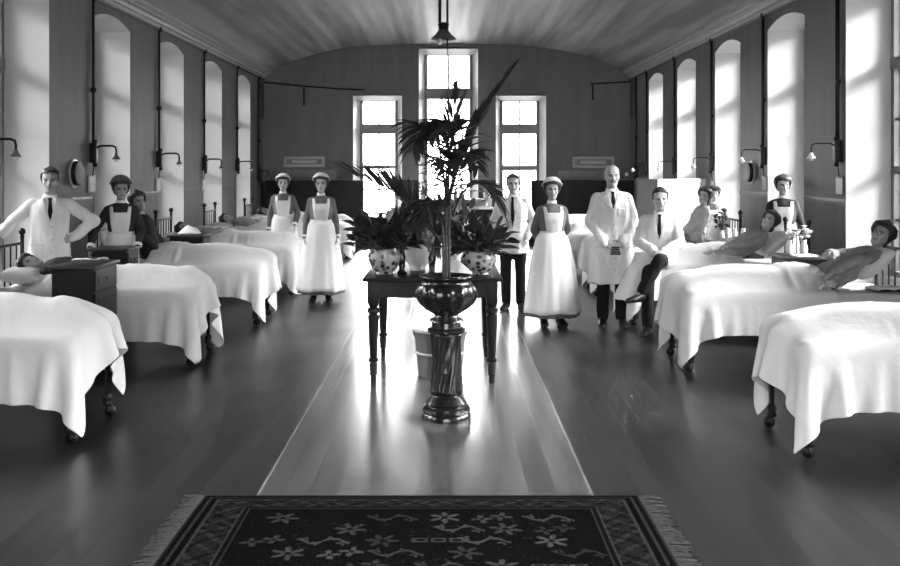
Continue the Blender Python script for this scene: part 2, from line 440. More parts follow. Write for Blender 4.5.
def gable_win(i, b, YB, dr):
    a, c, s, h = b; a += SPL - .01; c -= SPL - .01; h -= .02 ; s += .0
    WN[0] += 1
    root = bpy.data.objects.new('window_%d' % WN[0], None); COL.objects.link(root); struct(root)
    y = YB + dr * (BT - .06); root.location = ((a + c) / 2, y, 0); w = (c - a) / 2
    fr = MB()
    for x0 in (-w, w - .075): fr.box(x0, x0 + .075, -.04, .04, s, h)
    fr.box(-w, w, -.05, .04, s, s + .09); fr.box(-w, w, -.04, .04, h - .14, h)
    if i == 1: zt = [(3.42, 3.68)]; zb = [2.75, 2.05, 1.4]
    else: zt = [(2.60, 2.84)]; zb = [1.30]
    for p, q in zt: fr.box(-w, w, -.06, .04, p, q)
    if i != 1: fr.box(-w, w, -.05, .03, 1.78 if i == 0 else 1.74, 1.86)
    for z in zb: fr.box(-w, w, -.02, .02, z - .022, z + .022)
    fr.box(-.022, .022, -.02, .02, s, h)
    fr.build('window_frame', M['frame'], root, smooth=False)
    g = MB(); g.box(-w + .05, w - .05, -.004, .004, s + .05, h - .05); g.build('glass_pane', M['glass'], root, smooth=False)
    L = bpy.data.lights.new('sky_portal', 'AREA'); L.shape = 'RECTANGLE'; L.size = 2 * w; L.size_y = h - s; L.cycles.is_portal = True
    lo = bpy.data.objects.new('sky_portal', L); COL.objects.link(lo); lo.location = ((a + c) / 2, YB + dr * (BT + .03), (s + h) / 2)
    lo.rotation_euler = (R(-90 * dr), 0, 0)
for i, b in enumerate(BW): gable_win(i, b, YB, 1)
for i, b in enumerate(BW): gable_win(i, b, YF, -1)  # unseen windows behind the camera, added to light the figures from the front

# cornice, dado line
def cornice(name, sgn):
    m = MB()
    p = [(0, -.02), (.05, -.02), (.055, .02), (.09, .03), (.10, .07), (.15, .085), (.15, .11), (.19, .13), (.19, .20), (0, .28)]
    m.loft([[(sgn * (W - q[0]), y, H0 - .08 + q[1]) for q in p] for y in (YF - .3, YB)])
    struct(m.build(name, M['trim'], smooth=False))
cornice('trim_1', -1); cornice('trim_2', 1)
def dado(name, sgn, cs, wd):
    m = MB(); e = [YF]
    for c in cs: e += [c - wd / 2, c + wd / 2]
    e.append(YB)
    for i in range(0, len(e), 2):
        a, b = sorted((sgn * W, sgn * (W - .012))); m.box(a, b, e[i], e[i + 1], 1.435, 1.465)
    struct(m.build(name, M['darktrim'], smooth=False))
dado('trim_3', -1, LC, LW); dado('trim_4', 1, RC, RW)
m = MB(); m.box(-W, BW[0][0] - .0, YB - .015, YB, 1.50, 1.54); m.box(BW[2][1], W, YB - .015, YB, 1.50, 1.54)
struct(m.build('trim_5', M['frame'], smooth=False))

# ------------------------------------------------------------------ cloth: a sheet relaxed over a bed (numpy position-based cloth)
MT = .705                                       # mattress top
def drape(L, ya, over_f, over_s, blobs, seed, halfw=.43, sp=.045, ztop=MT, steps=230, jit=.012, skew=0.0, shift=0.0):
    rng = np.random.default_rng(seed)
    nx = int(round((2 * (halfw + over_s)) / sp)) + 1; ny = int(round((ya + over_f) / sp)) + 1
    xs = np.linspace(-(halfw + over_s), halfw + over_s, nx) + shift; ys = np.linspace(-over_f, ya, ny)
    X, Y = np.meshgrid(xs, ys, indexing='ij')
    X0_, Y0_ = X.copy(), Y.copy()
    X = shift + (X - shift) * .95; Y = np.where(Y > 0, Y * .89, Y)
    P = np.stack([X, Y + skew * X, np.full_like(X, ztop + .30)], -1)
    lowf = sum(rng.normal() * np.sin(X * rng.uniform(4, 13) + Y * rng.uniform(-8, 8) + rng.uniform(0, 6)) for _ in range(6))
    P[..., 2] += .028 * lowf + rng.normal(0, jit, X.shape)
    dx = xs[1] - xs[0]; dy = ys[1] - ys[0]; dd = math.hypot(dx, dy)
    Q = P.copy(); dt = 1 / 50.
    pin = (np.abs(X - shift) < .16) & (Y > .22); P0 = P[..., :2].copy()      # tucked flat over the mattress
    c = np.array([0, L / 2, ztop - .15]); b = np.array([halfw - .045, L / 2 - .045, .15 - .045]); rr = .052
    def con(sa, sb, rest, k):
        A = P[sa]; B = P[sb]; d = B - A; l = np.linalg.norm(d, axis=-1, keepdims=True) + 1e-9
        cor = d * ((l - rest) / l) * (.5 * k); P[sa] += cor; P[sb] -= cor
    S = slice
    cons = []
    for o in (0, 1):
        n2 = (nx - o) // 2 * 2 + o
        cons.append(((S(o, n2 - 1, 2), S(None)), (S(o + 1, n2, 2), S(None)), dx, 1.0))
        m2 = (ny - o) // 2 * 2 + o
        cons.append(((S(None), S(o, m2 - 1, 2)), (S(None), S(o + 1, m2, 2)), dy, 1.0))
    for o in (0, 1):
        n2 = (nx - o) // 2 * 2 + o
        cons.append(((S(o, n2 - 1, 2), S(0, -1)), (S(o + 1, n2, 2), S(1, None)), dd, .35))
        cons.append(((S(o, n2 - 1, 2), S(1, None)), (S(o + 1, n2, 2), S(0, -1)), dd, .35))
    for o in range(4):
        i = np.arange(o, nx - 2, 4); i = i[i + 2 < nx]
        if len(i): cons.append(((i,), (i + 2,), 2 * dx, .03))
        j = np.arange(o, ny - 2, 4)
        if len(j): cons.append(((S(None), j), (S(None), j + 2), 2 * dy, .03))
    def collide():
        q = P - c; a = np.abs(q) - b; mx = np.maximum(a, 0); ln = np.linalg.norm(mx, axis=-1)
        outside = ln > 1e-9; sd = np.where(outside, ln, a.max(-1)) - rr
        hit = sd < 0
        if hit.any():
            g = np.where(outside[..., None], mx / (ln[..., None] + 1e-9), (a == a.max(-1, keepdims=True)).astype(float)) * np.sign(q)
            P[hit] -= (sd[..., None] * g)[hit]
        for (bc, br) in blobs:
            e = (P - np.array(bc)) / np.array(br); k = np.linalg.norm(e, axis=-1); h2 = k < 1
            if h2.any(): P[h2] = (np.array(bc) + (P - np.array(bc)) / np.maximum(k, .05)[..., None])[h2]; hit = hit | h2
        P[pin, :2] = P0[pin]
        if hit.any(): P[hit] += (Q[hit] - P[hit]) * np.array([.45, .45, 0])
        low = P[..., 2] < .03; P[..., 2] = np.maximum(P[..., 2], .03)
        return hit | low
    hit = np.zeros(X.shape, bool)
    for st in range(steps):
        V = (P - Q) * (.975 if st < steps * .7 else .93); V[hit] *= .25
        Q = P.copy(); P += V; P[..., 2] -= 9.8 * dt * dt
        for it in range(9):
            for a in cons: con(*a)
            if it % 3 == 2: hit = collide()
    return P

def sheet_mesh(P, name='sheet'):
    nx, ny = P.shape[:2]
    idx = np.arange(nx * ny).reshape(nx, ny)
    fc = np.stack([idx[:-1, :-1], idx[1:, :-1], idx[1:, 1:], idx[:-1, 1:]], -1).reshape(-1, 4)
    me = bpy.data.meshes.new(name); me.from_pydata(P.reshape(-1, 3).tolist(), [], fc.tolist()); me.update(); return me

# ------------------------------------------------------------------ beds: local frame, foot at y=0, head towards +y
def make_bed(L, hw=.42):
    root = bpy.data.objects.new('iron_bed', None); COL.objects.link(root)
    fr = MB()
    for x in (-hw + .03, hw - .03): fr.box(x - .018, x + .018, .05, L - .03, .47, .515, .004)
    for y in (.06, L * .5, L - .05): fr.box(-hw + .03, hw - .03, y - .018, y + .018, .475, .51, .004)
    fr.build('bed_frame', M['iron'], root)
    for x in (-hw + .05, hw - .05):
        for y in (.07, L - .02):
            g = MB(); top = .50
            g.tube([(x, y, .10), (x, y, top)], .0165, 10)
            g.lathe([(.0, .06), (.03, .065), (.034, .085), (.026, .10), (.034, .115), (.03, .14), (.02, .15), (.0, .155)], (x, y, .01), 14)
            lg = g.build('leg', M['iron'], root)
            w = MB(); w.tube([(x - .014, y - .02, .04), (x + .014, y - .02, .04)], [.038, .038], 16, False)
            w.tube([(x - .024, y - .02, .04), (x, y - .005, .10)], .008, 6); w.tube([(x + .024, y - .02, .04), (x, y - .005, .10)], .008, 6)
            w.build('caster', M['iron'], lg)
    hb = MB(); y = L + .01
    for x in (-hw + .03, hw - .03):
        hb.tube([(x, y, .12), (x, y, 1.13)], .019, 10)
        hb.lathe([(0, -.005), (.026, .0), (.016, .018), (.03, .035), (.034, .055), (.026, .08), (0, .092)], (x, y, 1.12), 12)
    for z in (.58, 1.06): hb.tube([(-hw + .03, y, z), (hw - .03, y, z)], .014, 8)
    for k in range(5): hb.tube([(-hw + .03 + (hw - .03) * 2 * (k + 1) / 6, y, .58), (-hw + .03 + (hw - .03) * 2 * (k + 1) / 6, y, 1.06)], .008, 8)
    hb.build('headboard', M['iron'], root)
    mt = MB(); mt.box(-hw + .012, hw - .012, .012, L - .02, .52, MT - .006, .075); mt.build('mattress', M['tick'], root)
    return root

def pillow_mesh(w=.62, d=.40, h=.16, seed=1):
    n = 22; mb = MB(); bm = mb.bm; rng = random.Random(seed)
    def f(sx):
        def g(u, v):
            a, b = 2 * u - 1, 2 * v - 1
            e = (max(0, 1 - abs(a) ** 3.2) * max(0, 1 - abs(b) ** 3.0)) ** .55
            k = 1 - .06 * (a * a + b * b - a * a * b * b)
            wv = .012 * noise.noise(Vector((a * 2.4, b * 2.4, seed + sx)))
            return (a * w / 2 * (1 - .05 * b * b), b * d / 2 * (1 - .05 * a * a), sx * (h / 2 * e + wv * e))
        return g
    mb.grid(f(1), n, n); mb.grid(f(-1), n, n)
    bmesh.ops.remove_doubles(bm, verts=bm.verts[:], dist=.0015)
    return mb.mesh('pillow')

# body mounds under the covers
LIE = [((0, .62, MT + .02), (.21, .68, .16)), ((.0, .16, MT + .04), (.14, .12, .14)), ((0, 1.18, MT + .04), (.24, .48, .19))]
LEGS = [((.09, .62, MT + .02), (.14, .74, .18)), ((-.09, .62, MT + .02), (.14, .74, .18)), ((.0, .2, MT + .04), (.17, .12, .12))]
KNEES = [((-.04, .60, MT + .04), (.17, .34, .20))]
SP1 = drape(1.9, 1.68, .22, .44, LIE, 3, jit=.02, skew=.06)
SP2 = drape(1.9, 1.48, .27, .38, LEGS + [((0, 1.10, MT + .03), (.23, .40, .19))], 11, jit=.02, skew=-.05)
SP3 = drape(1.9, 1.68, .28, .42, LIE, 23, jit=.02, skew=.03)
SP4 = drape(1.9, 1.68, .20, .39, LEGS + KNEES + [((.02, .24, MT + .06), (.24, .18, .15))], 31, jit=.022, skew=.08, shift=-.04)
SP5 = drape(1.9, 1.68, .24, .37, LEGS, 47, jit=.022, skew=-.06, shift=.03)
SHEETS = [sheet_mesh(p) for p in (SP1, SP2, SP3, SP4, SP5)]
for me in SHEETS:
    me.materials.append(M['sheet']); me.polygons.foreach_set('use_smooth', [True] * len(me.polygons))

BED_L = [(-2.40, 6.90, 1.82, 3), (-2.28, 9.47, 1.90, 0), (-2.13, 11.83, 1.95, 1), (-2.15, 14.5, 1.95, 2), (-2.12, 17.2, 1.95, 0), (-1.93, 20.1, 2.05, 2)]
BED_R = [(2.19, 6.58, 1.98, 4), (2.09, 9.22, 2.03, 1), (2.08, 11.78, 2.03, 1), (2.05, 14.4, 2.05, 1), (2.03, 17.0, 2.05, 0), (2.0, 19.8, 2.05, 2)]
PROTO = {}
BEDS = {}
def place_beds(rows, side, rz):
    for i, (fx, d, L, sv) in enumerate(rows):
        if L not in PROTO: b = PROTO[L] = make_bed(L)
        else: b = copy_tree(PROTO[L])
        b.location = (fx, d, 0); b.rotation_euler = (0, 0, rz)
        pos = '%s bed from the camera in the %s row' % (ordinal(i), side)
        tag(b, 'black iron hospital bed on casters, ' + pos, 'bed', 'iron beds of the ward')
        s = bpy.data.objects.new('bedspread', SHEETS[sv]); COL.objects.link(s); s.location = (fx, d, 0); s.rotation_euler = (0, 0, rz)
        solidify(s, .006, 1); subsurf(s, 2 if i < 3 else 1)
        tag(s, 'white cotton bedspread draped over the ' + pos, 'bedspread', 'white bedspreads')
        BEDS[side, i] = (b, fx, d, L)
place_beds(BED_L, 'left', PI / 2); place_beds(BED_R, 'right', -PI / 2)
PM = pillow_mesh(); PM.materials.append(M['pillow']); PM.polygons.foreach_set('use_smooth', [True] * len(PM.polygons))
def bedpt(side, i, x, y, z):
    b, fx, d, L = BEDS[side, i]; s = -1 if side == 'left' else 1
    # local (x,y) -> world
    return Vector((fx + s * y, d - s * x, z))
def pillow(side, i, y, z, tilt, label, x=0.0, sc=1.0):
    o = bpy.data.objects.new('pillow', PM); COL.objects.link(o)
    o.location = bedpt(side, i, x, y, z); o.rotation_euler = Euler((tilt, 0, PI / 2 if side == 'left' else -PI / 2), 'XYZ')
    o.scale = (sc, sc, sc)
    return tag(o, label, 'pillow', 'white pillows')

# ------------------------------------------------------------------ people
HEAD = [(-.119, .020, -.080, -.035), (-.112, .034, -.090, -.012), (-.098, .045, -.093, .012), (-.080, .054, -.092, .040), (-.058, .061, -.091, .062),
        (-.03, .067, -.089, .080), (0, .072, -.086, .092), (.03, .075, -.090, .099), (.058, .074, -.084, .098), (.083, .066, -.068, .086),
        (.102, .049, -.045, .062), (.114, .030, -.020, .036), (.119, .012, 0.0, .016)]
def head_pt(z, a, off=0.0):
    """surface point of the head at height z, azimuth a (a=0 faces -y)"""
    zs = [r[0] for r in HEAD]
    hw, yf, yb = (float(np.interp(z, zs, [r[k] for r in HEAD])) for k in (1, 2, 3))
    cy = (yf + yb) / 2; hd = (yb - yf) / 2
    s, c = math.sin(a), math.cos(a); e = 2 / 2.25
    x = hw * math.copysign(abs(s) ** e, s); y = cy - hd * math.copysign(abs(c) ** e, c)
    n = Vector((x / (hw + .01) ** 2, (y - cy) / (hd + .01) ** 2, z * 60 if z > .04 else 0)).normalized() if off else Vector()
    return Vector((x, y, z)) + n * off

def stand(h, fem=False):
    s = h / 1.75; sw = .136 if fem else .163
    J = dict(pelvis=(0, 0, .96), waist=(0, 0, 1.11), chest=(0, -.005, 1.30), neck=(0, .012, 1.465), head=(0, -.012, 1.632),
             shL=(sw, .012, 1.392), elL=(sw + .055, .03, 1.12), wrL=(sw + .055, -.03, .87), hdL=(.0, -.12, -1), hnL=(-1, 0, 0),
             hipL=(.09, 0, .93), knL=(.095, -.015, .50), anL=(.10, .02, .085), ftL=(.115, -.12, .03))
    for k in list(J):
        if k.endswith('L'):
            v = J[k]; J[k[:-1] + 'R'] = (-v[0], v[1], v[2])
    return {k: (Vector(v) if k[:2] in ('hd', 'hn') else Vector(v) * s) for k, v in J.items()}, s

def hand(mb, w, d, n, s, side, curl):
    d = d.normalized(); n = (n - d * n.dot(d)).normalized(); t = d.cross(n).normalized() * side   # t: towards the thumb
    k = s
    for q in (-.026, -.009, .009, .026):
        mb.tube([w + t * q * .55 * k, w + d * .05 * k + t * q * k, w + d * .088 * k + t * q * 1.05 * k], [.017 * k, .0145 * k, .0115 * k], 8)
    for q, ln in ((.031, .070), (.0105, .080), (-.0105, .074), (-.031, .057)):
        p = w + d * .085 * k + t * q * k; a = curl * .5; pts = [p]; dir0 = (d + t * q * 2.2).normalized()
        for sg in (.42, .33, .25):
            dr = dir0 * math.cos(a) + n * math.sin(a); p = p + dr * ln * sg * k; pts.append(p); a += curl
        mb.tube(pts, [.0098 * k, .0092 * k, .0085 * k, .0075 * k], 8)
    p0 = w + d * .028 * k + t * .026 * k; p1 = p0 + (d * .5 + t * .62 + n * .25).normalized() * .042 * k
    p2 = p1 + (d * .85 + t * .2 + n * .35).normalized() * .034 * k; p3 = p2 + (d * .9 + n * .4).normalized() * .024 * k
    mb.tube([p0, p1, p2, p3], [.015 * k, .0115 * k, .0102 * k, .0085 * k], 8)

def spine(J): return [J['pelvis'], J['waist'], J['chest'], J['neck']]
def spine_at(J, t):
    P = spine(J); i = max(0, min(2, int(math.floor(t)))); fr = t - i
    # catmull-rom for a smooth back
    p1, p2 = P[i], P[i + 1]; p0 = P[i - 1] if i else p1 * 2 - p2; p3 = P[i + 2] if i < 2 else p2 * 2 - p1
    return .5 * ((2 * p1) + (p2 - p0) * fr + (2 * p0 - 5 * p1 + 4 * p2 - p3) * fr ** 2 + (3 * p1 - p0 - 3 * p2 + p3) * fr ** 3)
def torso(mb, J, s, table, grow=0.0, seg=24, lat=None):
    rings = []; lat = lat or (J['shL'] - J['shR']).normalized()
    hl = (J['hipL'] - J['hipR']).normalized()
    for (t, rx, ry) in table:
        c = spine_at(J, t); tg = (spine_at(J, t + .05) - spine_at(J, t - .05)).normalized()
        k = min(1, max(0, t / 2)); u = (hl * (1 - k) + lat * k).normalized(); u = (u - tg * u.dot(tg)).normalized(); v = tg.cross(u)
        rings.append([c + u * ((rx * s + grow) * math.copysign(abs(math.cos(a)) ** .88, math.cos(a))) + v * ((ry * s + grow) * math.copysign(abs(math.sin(a)) ** .88, math.sin(a)))
                      for a in (2 * PI * q / seg for q in range(seg))])
    mb.loft(rings)
MALE = [(-.5, .10, .07), (-.3, .150, .105), (0, .163, .115), (.5, .155, .108), (1, .148, .103), (1.5, .158, .113), (2, .160, .120), (2.4, .150, .108), (2.7, .115, .084), (2.95, .07, .062), (3.1, .055, .055)]
FEM = [(-.5, .10, .07), (-.3, .155, .11), (0, .165, .118), (.5, .142, .105), (1, .122, .095), (1.5, .138, .110), (1.9, .138, .124), (2.4, .128, .098), (2.7, .098, .076), (2.95, .06, .055), (3.1, .048, .05)]

def body(J, s, fem, hm, vox=.0075, skin=.42, curl=(.45, .45), mous=None, legs=True, lk=1.0):
    mb = MB()
    torso(mb, J, s, FEM if fem else MALE)
    for sd, sg in (('L', 1), ('R', -1)):
        ra = .85 if fem else 1.0
        nk = J['neck']; sh, el, wr = J['sh' + sd], J['el' + sd], J['wr' + sd]
        mb.tube([nk * .75 + sh * .25 + Vector((0, 0, -.03 * s)), sh], [.05 * s * ra, .054 * s * ra], 12)
        mb.tube([sh, sh.lerp(el, .35), el], [.054 * s * ra, .049 * s * ra, .039 * s * ra], 12)
        mb.tube([el, el.lerp(wr, .3), wr], [.039 * s * ra, .040 * s * ra, .026 * s * ra], 12)
        hand(mb, wr, J['hd' + sd], J['hn' + sd], s * (.93 if fem else 1.0), sg * (-1), curl[0 if sd == 'L' else 1])
        if legs:
            hp, kn, an, ft = J['hip' + sd], J['kn' + sd], J['an' + sd], J['ft' + sd]
            mb.tube([hp, hp.lerp(kn, .4), kn], [.083 * s * lk, .078 * s * lk, .054 * s * lk], 12)
            mb.tube([kn, kn.lerp(an, .3), an], [.053 * s * lk, .054 * s * lk, .034 * s * lk], 12)
            mb.tube([an, an.lerp(ft, .5), ft], [.032 * s, .027 * s, .018 * s], 10)
    hs = s * (.97 if fem else 1.0)
    T = Matrix.Translation(J['head']) @ hm @ Matrix.Scale(hs, 4)
    nr = .046 if fem else .055
    mb.tube([spine_at(J, 2.75), J['neck'], T @ Vector((0, .02, -.07))], [nr * 1.15 * s, nr * s, nr * .97 * s], 14)
    hb = MB()
    hb.loft([[head_pt(r[0], 2 * PI * q / 28) for q in range(28)] for r in HEAD])
    hb.tube([(0, -.090, .014), (0, -.100, -.008), (0, -.108, -.028)], [.009, .0105, .0125], 8)
    for x in (-1, 1):
        hb.ell((x * .012, -.099, -.033), (.0085, .010, .008)); hb.ell((x * .0745, .012, -.012), (.009, .019, .031), Euler((R(12), 0, x * R(18))).to_matrix())
        hb.tube([(x * .012, -.090, .022), (x * .045, -.078, .023)], .0085, 8)
        hb.ell((x * .040, -.068, -.022), (.022, .018, .020))
    hb.tube([(-.018, -.090, -.058), (0, -.0965, -.056), (.018, -.090, -.058)], .007, 8); hb.tube([(-.016, -.088, -.069), (0, -.094, -.070), (.016, -.088, -.069)], .0075, 8)
    hb.ell((0, -.086, -.100), (.022, .014, .016))
    hb.bm.normal_update(); mb.merge(hb.bm, T)
    me = remesh(mb, vox, 2, .5)
    n = len(me.vertices); co = np.empty(n * 3); me.vertices.foreach_get('co', co); co = co.reshape(-1, 3)
    Ti = np.array(T.inverted()); L = co @ Ti[:3, :3].T + Ti[:3, 3]
    face = (L[:, 1] < -.03) & (np.abs(L[:, 0]) < .09) & (L[:, 2] > -.13) & (L[:, 2] < .12)
    push = np.zeros(n)
    for x in (-1, 1):
        d2 = ((L[:, 0] - x * .031) / .017) ** 2 + ((L[:, 2] - .004) / .011) ** 2; push += .010 * np.exp(-d2)
        d2 = ((L[:, 0] - x * .031) / .010) ** 2 + ((L[:, 2] - .004) / .006) ** 2; push -= .005 * np.exp(-d2)
    push += .004 * np.exp(-(L[:, 0] / .022) ** 4 - ((L[:, 2] + .0635) / .0035) ** 2)
    L[:, 1] += push * face
    Tn = np.array(T); co2 = L @ Tn[:3, :3].T + Tn[:3, 3]; co[face] = co2[face]
    me.vertices.foreach_set('co', co.ravel())
    c = np.full(n, skin)
    def paint(mask, v): c[mask & face] = v
    paint((np.abs(L[:, 0]) < .023) & (np.abs(L[:, 2] + .0635) < .0075), skin * .55)
    for x in (-1, 1):
        paint(((L[:, 0] - x * .031) / .0165) ** 2 + ((L[:, 2] - .004) / .0085) ** 2 < 1, skin * .75)
        paint(((L[:, 0] - x * .031) / .0085) ** 2 + ((L[:, 2] - .004) / .0085) ** 2 < 1, .02)
        paint((np.abs(L[:, 0] - x * .033) < .018) & (np.abs(L[:, 2] - .0235 + .15 * np.abs(np.abs(L[:, 0]) - .03)) < .0055), skin * .2)
    if mous is not None: paint((np.abs(L[:, 0]) < .028) & (L[:, 2] > -.0585) & (L[:, 2] < -.041), mous)
    at = me.color_attributes.new('col', 'FLOAT_COLOR', 'POINT'); col = np.ones((n, 4)); col[:, :3] = c[:, None]
    at.data.foreach_set('color', col.ravel())
    return me, T

def shell_on_head(T, line, off, zpuff=0.0, top=.119, nz=26, na=48, sidepuff=0.0, wob=0.0, keep=None, rough=.0):
    """surface above a hairline; line: [(facing, z)]"""
    mb = MB(); xs = [p[0] for p in line]; zz = [p[1] for p in line]
    def f(u, v):
        a = 2 * PI * u; c = math.cos(a); z0 = float(np.interp(c, xs, zz)); z = z0 + (top - z0) * (math.sin(v * PI / 2) ** 1.0)
        w = math.sin(min(1, v * 2.2) * PI / 2)
        p = head_pt(min(z, .1189), a, .0001); q = head_pt(min(z, .1189), a, off * (.45 + .55 * w) + wob * math.sin(a * 13) * (1 - v) + (rough * w * (noise.noise(Vector((math.sin(a) * 2.6, math.cos(a) * 2.6, z * 34))) + .5 * noise.noise(Vector((math.sin(a) * 7, math.cos(a) * 7, z * 50)))) if v < .97 else 0))
        if v > .999 and not keep: q = Vector((0, .008, top + off + zpuff))
        q.z += zpuff * v * v
        q.x *= 1 + sidepuff * w
        return T @ q
    mb.grid(f, na + 1, nz)
    if keep:
        Ti = T.inverted(); kill = []
        for fc in mb.bm.faces:
            p = Ti @ fc.calc_center_median(); q = Vector((p.x, p.y - .01, 0)).normalized()
            if not keep(-q.y, p.z): kill.append(fc)
        bmesh.ops.delete(mb.bm, geom=kill, context='FACES')
    bmesh.ops.remove_doubles(mb.bm, verts=mb.bm.verts[:], dist=.0006)
    return mb
def cap_mesh(T, r=(.118, .132, .112), c=(0, .024, .050), front=54, back=106, wob=.0025, brim=.010):
    """rounded cap: a dome tilted back, with a turned-up ruffled band"""
    mb = MB()
    def f(u, v):
        a = 2 * PI * u; p0 = R(front + (back - front) * (.5 - .5 * math.cos(a)))
        ph = p0 * (1 - max(0, v - .12) / .88) if v > .12 else p0 + R(2)
        k = 1 + (wob / .1 * math.sin(a * 15) * (1 - v)) + (brim / .1 * (1 - v / .14) if v < .14 else 0) + .03 * math.sin(ph * 2)
        p = Vector((r[0] * math.sin(ph) * math.sin(a), -r[1] * math.sin(ph) * math.cos(a), r[2] * math.cos(ph))) * k
        return T @ (p + Vector(c))
    mb.grid(f, 61, 20); bmesh.ops.remove_doubles(mb.bm, verts=mb.bm.verts[:], dist=.0006); return mb
HL_MAN = [(-1, -.08), (-.6, -.065), (-.25, -.02), (-.05, .012), (.12, -.01), (.24, .045), (.45, .078), (.7, .074), (1, .088)]
HL_BALD = [(-1, -.085), (-.6, -.06), (-.25, -.01), (0, .012), (.3, .03), (.5, .03), (1, .03)]
HL_FEM = [(-1, -.085), (-.5, -.07), (-.1, -.045), (.25, -.005), (.5, .045), (.75, .062), (1, .068)]
HL_CAP = [(-1, -.03), (-.4, .0), (0, .045), (.4, .075), (.75, .088), (1, .092)]

def displaced(me, amp, sc, seed, vert=True):
    """cloth creases: long soft ridges pushed along the normals"""
    n = len(me.vertices); co = np.empty(n * 3); no = np.empty(n * 3)
    me.vertices.foreach_get('co', co); me.vertex_normals.foreach_get('vector', no); co = co.reshape(-1, 3); no = no.reshape(-1, 3)
    k = co * np.array([sc, sc, sc * .30 if vert else sc]) + seed; d = np.empty(n)
    for i, p in enumerate(k.tolist()):
        a = noise.noise(p); b = noise.noise((p[0] * 1.9 + 5, p[1] * 1.9, p[2] * 2.6))
        d[i] = (1 - 3 * abs(a)) * .7 + b * .7
    co += no * (amp * d)[:, None]; me.vertices.foreach_set('co', co.ravel()); me.update()

def sleeve(mb, J, sd, r0, r1, r2, s, endcut=.92):
    sh, el, wr = J['sh' + sd], J['el' + sd], J['wr' + sd]
    w = el.lerp(wr, endcut)
    mb.tube([J['neck'] * .72 + sh * .28 + Vector((0, 0, -.035 * s)), sh], [.058 * s, r0 * s], 14)
    mb.tube([sh, sh.lerp(el, .5), el], [r0 * s, (r0 + r1) / 2 * s * .98, r1 * s], 14)
    mb.tube([el, el.lerp(w, .5), w], [r1 * s, (r1 + r2) / 2 * s, r2 * s], 14, True)

def bvh_of(me): return BVHTree.FromPolygons([v.co[:] for v in me.vertices], [p.vertices[:] for p in me.polygons])
def decal(name, tree, outline, m, parent, off=.004, th=.006, d=(0, 1, 0), start=-1.0, edge=.022, frame=None):
    """a thin piece of cloth laid on a garment: outline in (x, z) seen from the front"""
    from mathutils.geometry import tessellate_polygon
    bm = bmesh.new(); vv = [bm.verts.new((x, 0, z)) for x, z in outline]
    for t in tessellate_polygon([[Vector((x, z, 0)) for x, z in outline]]):
        try: bm.faces.new([vv[i] for i in t])
        except ValueError: pass
    for _ in range(7):
        le = [e for e in bm.edges if e.calc_length() > edge]
        if not le: break
        bmesh.ops.subdivide_edges(bm, edges=le, cuts=1, use_grid_fill=False); bmesh.ops.triangulate(bm, faces=bm.faces[:])
    D = Vector(d)
    Fm = frame or Matrix.Identity(4); D = (Fm.to_3x3() @ D).normalized()
    for v in bm.verts:
        o = (Fm @ Vector((v.co.x, 0, v.co.z))) + D * start
        hit = tree.ray_cast(o, D)
        if hit[0] is None:
            nr = tree.find_nearest(Fm @ Vector((v.co.x, -.1, v.co.z))); v.co = nr[0] + nr[1] * off
        else: v.co = hit[0] - D * off
    bmesh.ops.recalc_face_normals(bm, faces=bm.faces[:])
    me = bpy.data.meshes.new(name); bm.to_mesh(me); bm.free()
    if len(me.polygons) and sum((p.normal.dot(D)) * p.area for p in me.polygons) > 0: me.flip_normals()
    o = link(name, me, m, parent); solidify(o, th, 1); return o

def skirt_mesh(mb, c, z0, z1, r0x, r0y, r1x, r1y, folds, amp, seed, a0=0, a1=2 * PI, closed=True, n=96, nz=16, bulge=.55, dx=0, dy=0):
    rings = []; rng = random.Random(seed); ph = [rng.uniform(0, 6.28) for _ in range(4)]
    for i in range(nz + 1):
        t = i / nz; z = z0 + (z1 - z0) * t; k = t ** bulge
        rx = r0x + (r1x - r0x) * k; ry = r0y + (r1y - r0y) * k; ring = []
        for q in range(n if closed else n + 1):
            a = a0 + (a1 - a0) * q / n
            w = 1 + amp * t ** .8 * (.6 * math.cos(folds * a + ph[0] + .5 * math.sin(3 * a + ph[1])) + .4 * math.cos((folds * .55) * a + ph[2]))
            ring.append((c[0] + dx * t + rx * w * math.sin(a), c[1] + dy * t - ry * w * math.cos(a), z + .008 * t * math.sin(5 * a + ph[3])))
        rings.append(ring)
    mb.loft(rings, cap=closed, closed=closed)

def shoe(J, sd, s, root, m):
    an, ft = J['an' + sd], J['ft' + sd]; mb = MB()
    d = (ft - an); d.z = 0; d.normalize(); z0 = min(an.z - .085 * s, ft.z - .03 * s)
    heel = Vector((an.x, an.y, z0)) - d * .06 * s; L = .275 * s; u = Vector((-d.y, d.x, 0)); rings = []
    for t, w, h in ((-.02, .026, .05), (.04, .040, .10), (.2, .044, .125), (.34, .044, .115), (.5, .046, .088), (.7, .050, .066), (.88, .046, .054), (.97, .030, .042), (1.02, .012, .026)):
        c = heel + d * L * t; ring = []
        for q in range(14):
            a = 2 * PI * q / 14; z = max(.0, .5 + .5 * math.sin(a)) * h * s
            ring.append(c + u * (w * s * math.cos(a)) + Vector((0, 0, z)))
        rings.append(ring)
    mb.loft(rings); return mb.build('shoe', m, root)

def cuff(J, sd, s, root, m, r=.042, a=.84, b=.97):
    el, wr = J['el' + sd], J['wr' + sd]; mb = MB(); mb.tube([el.lerp(wr, a), el.lerp(wr, b)], [r * s, r * .95 * s], 16, False)
    return mb.build('cuff', m, root)

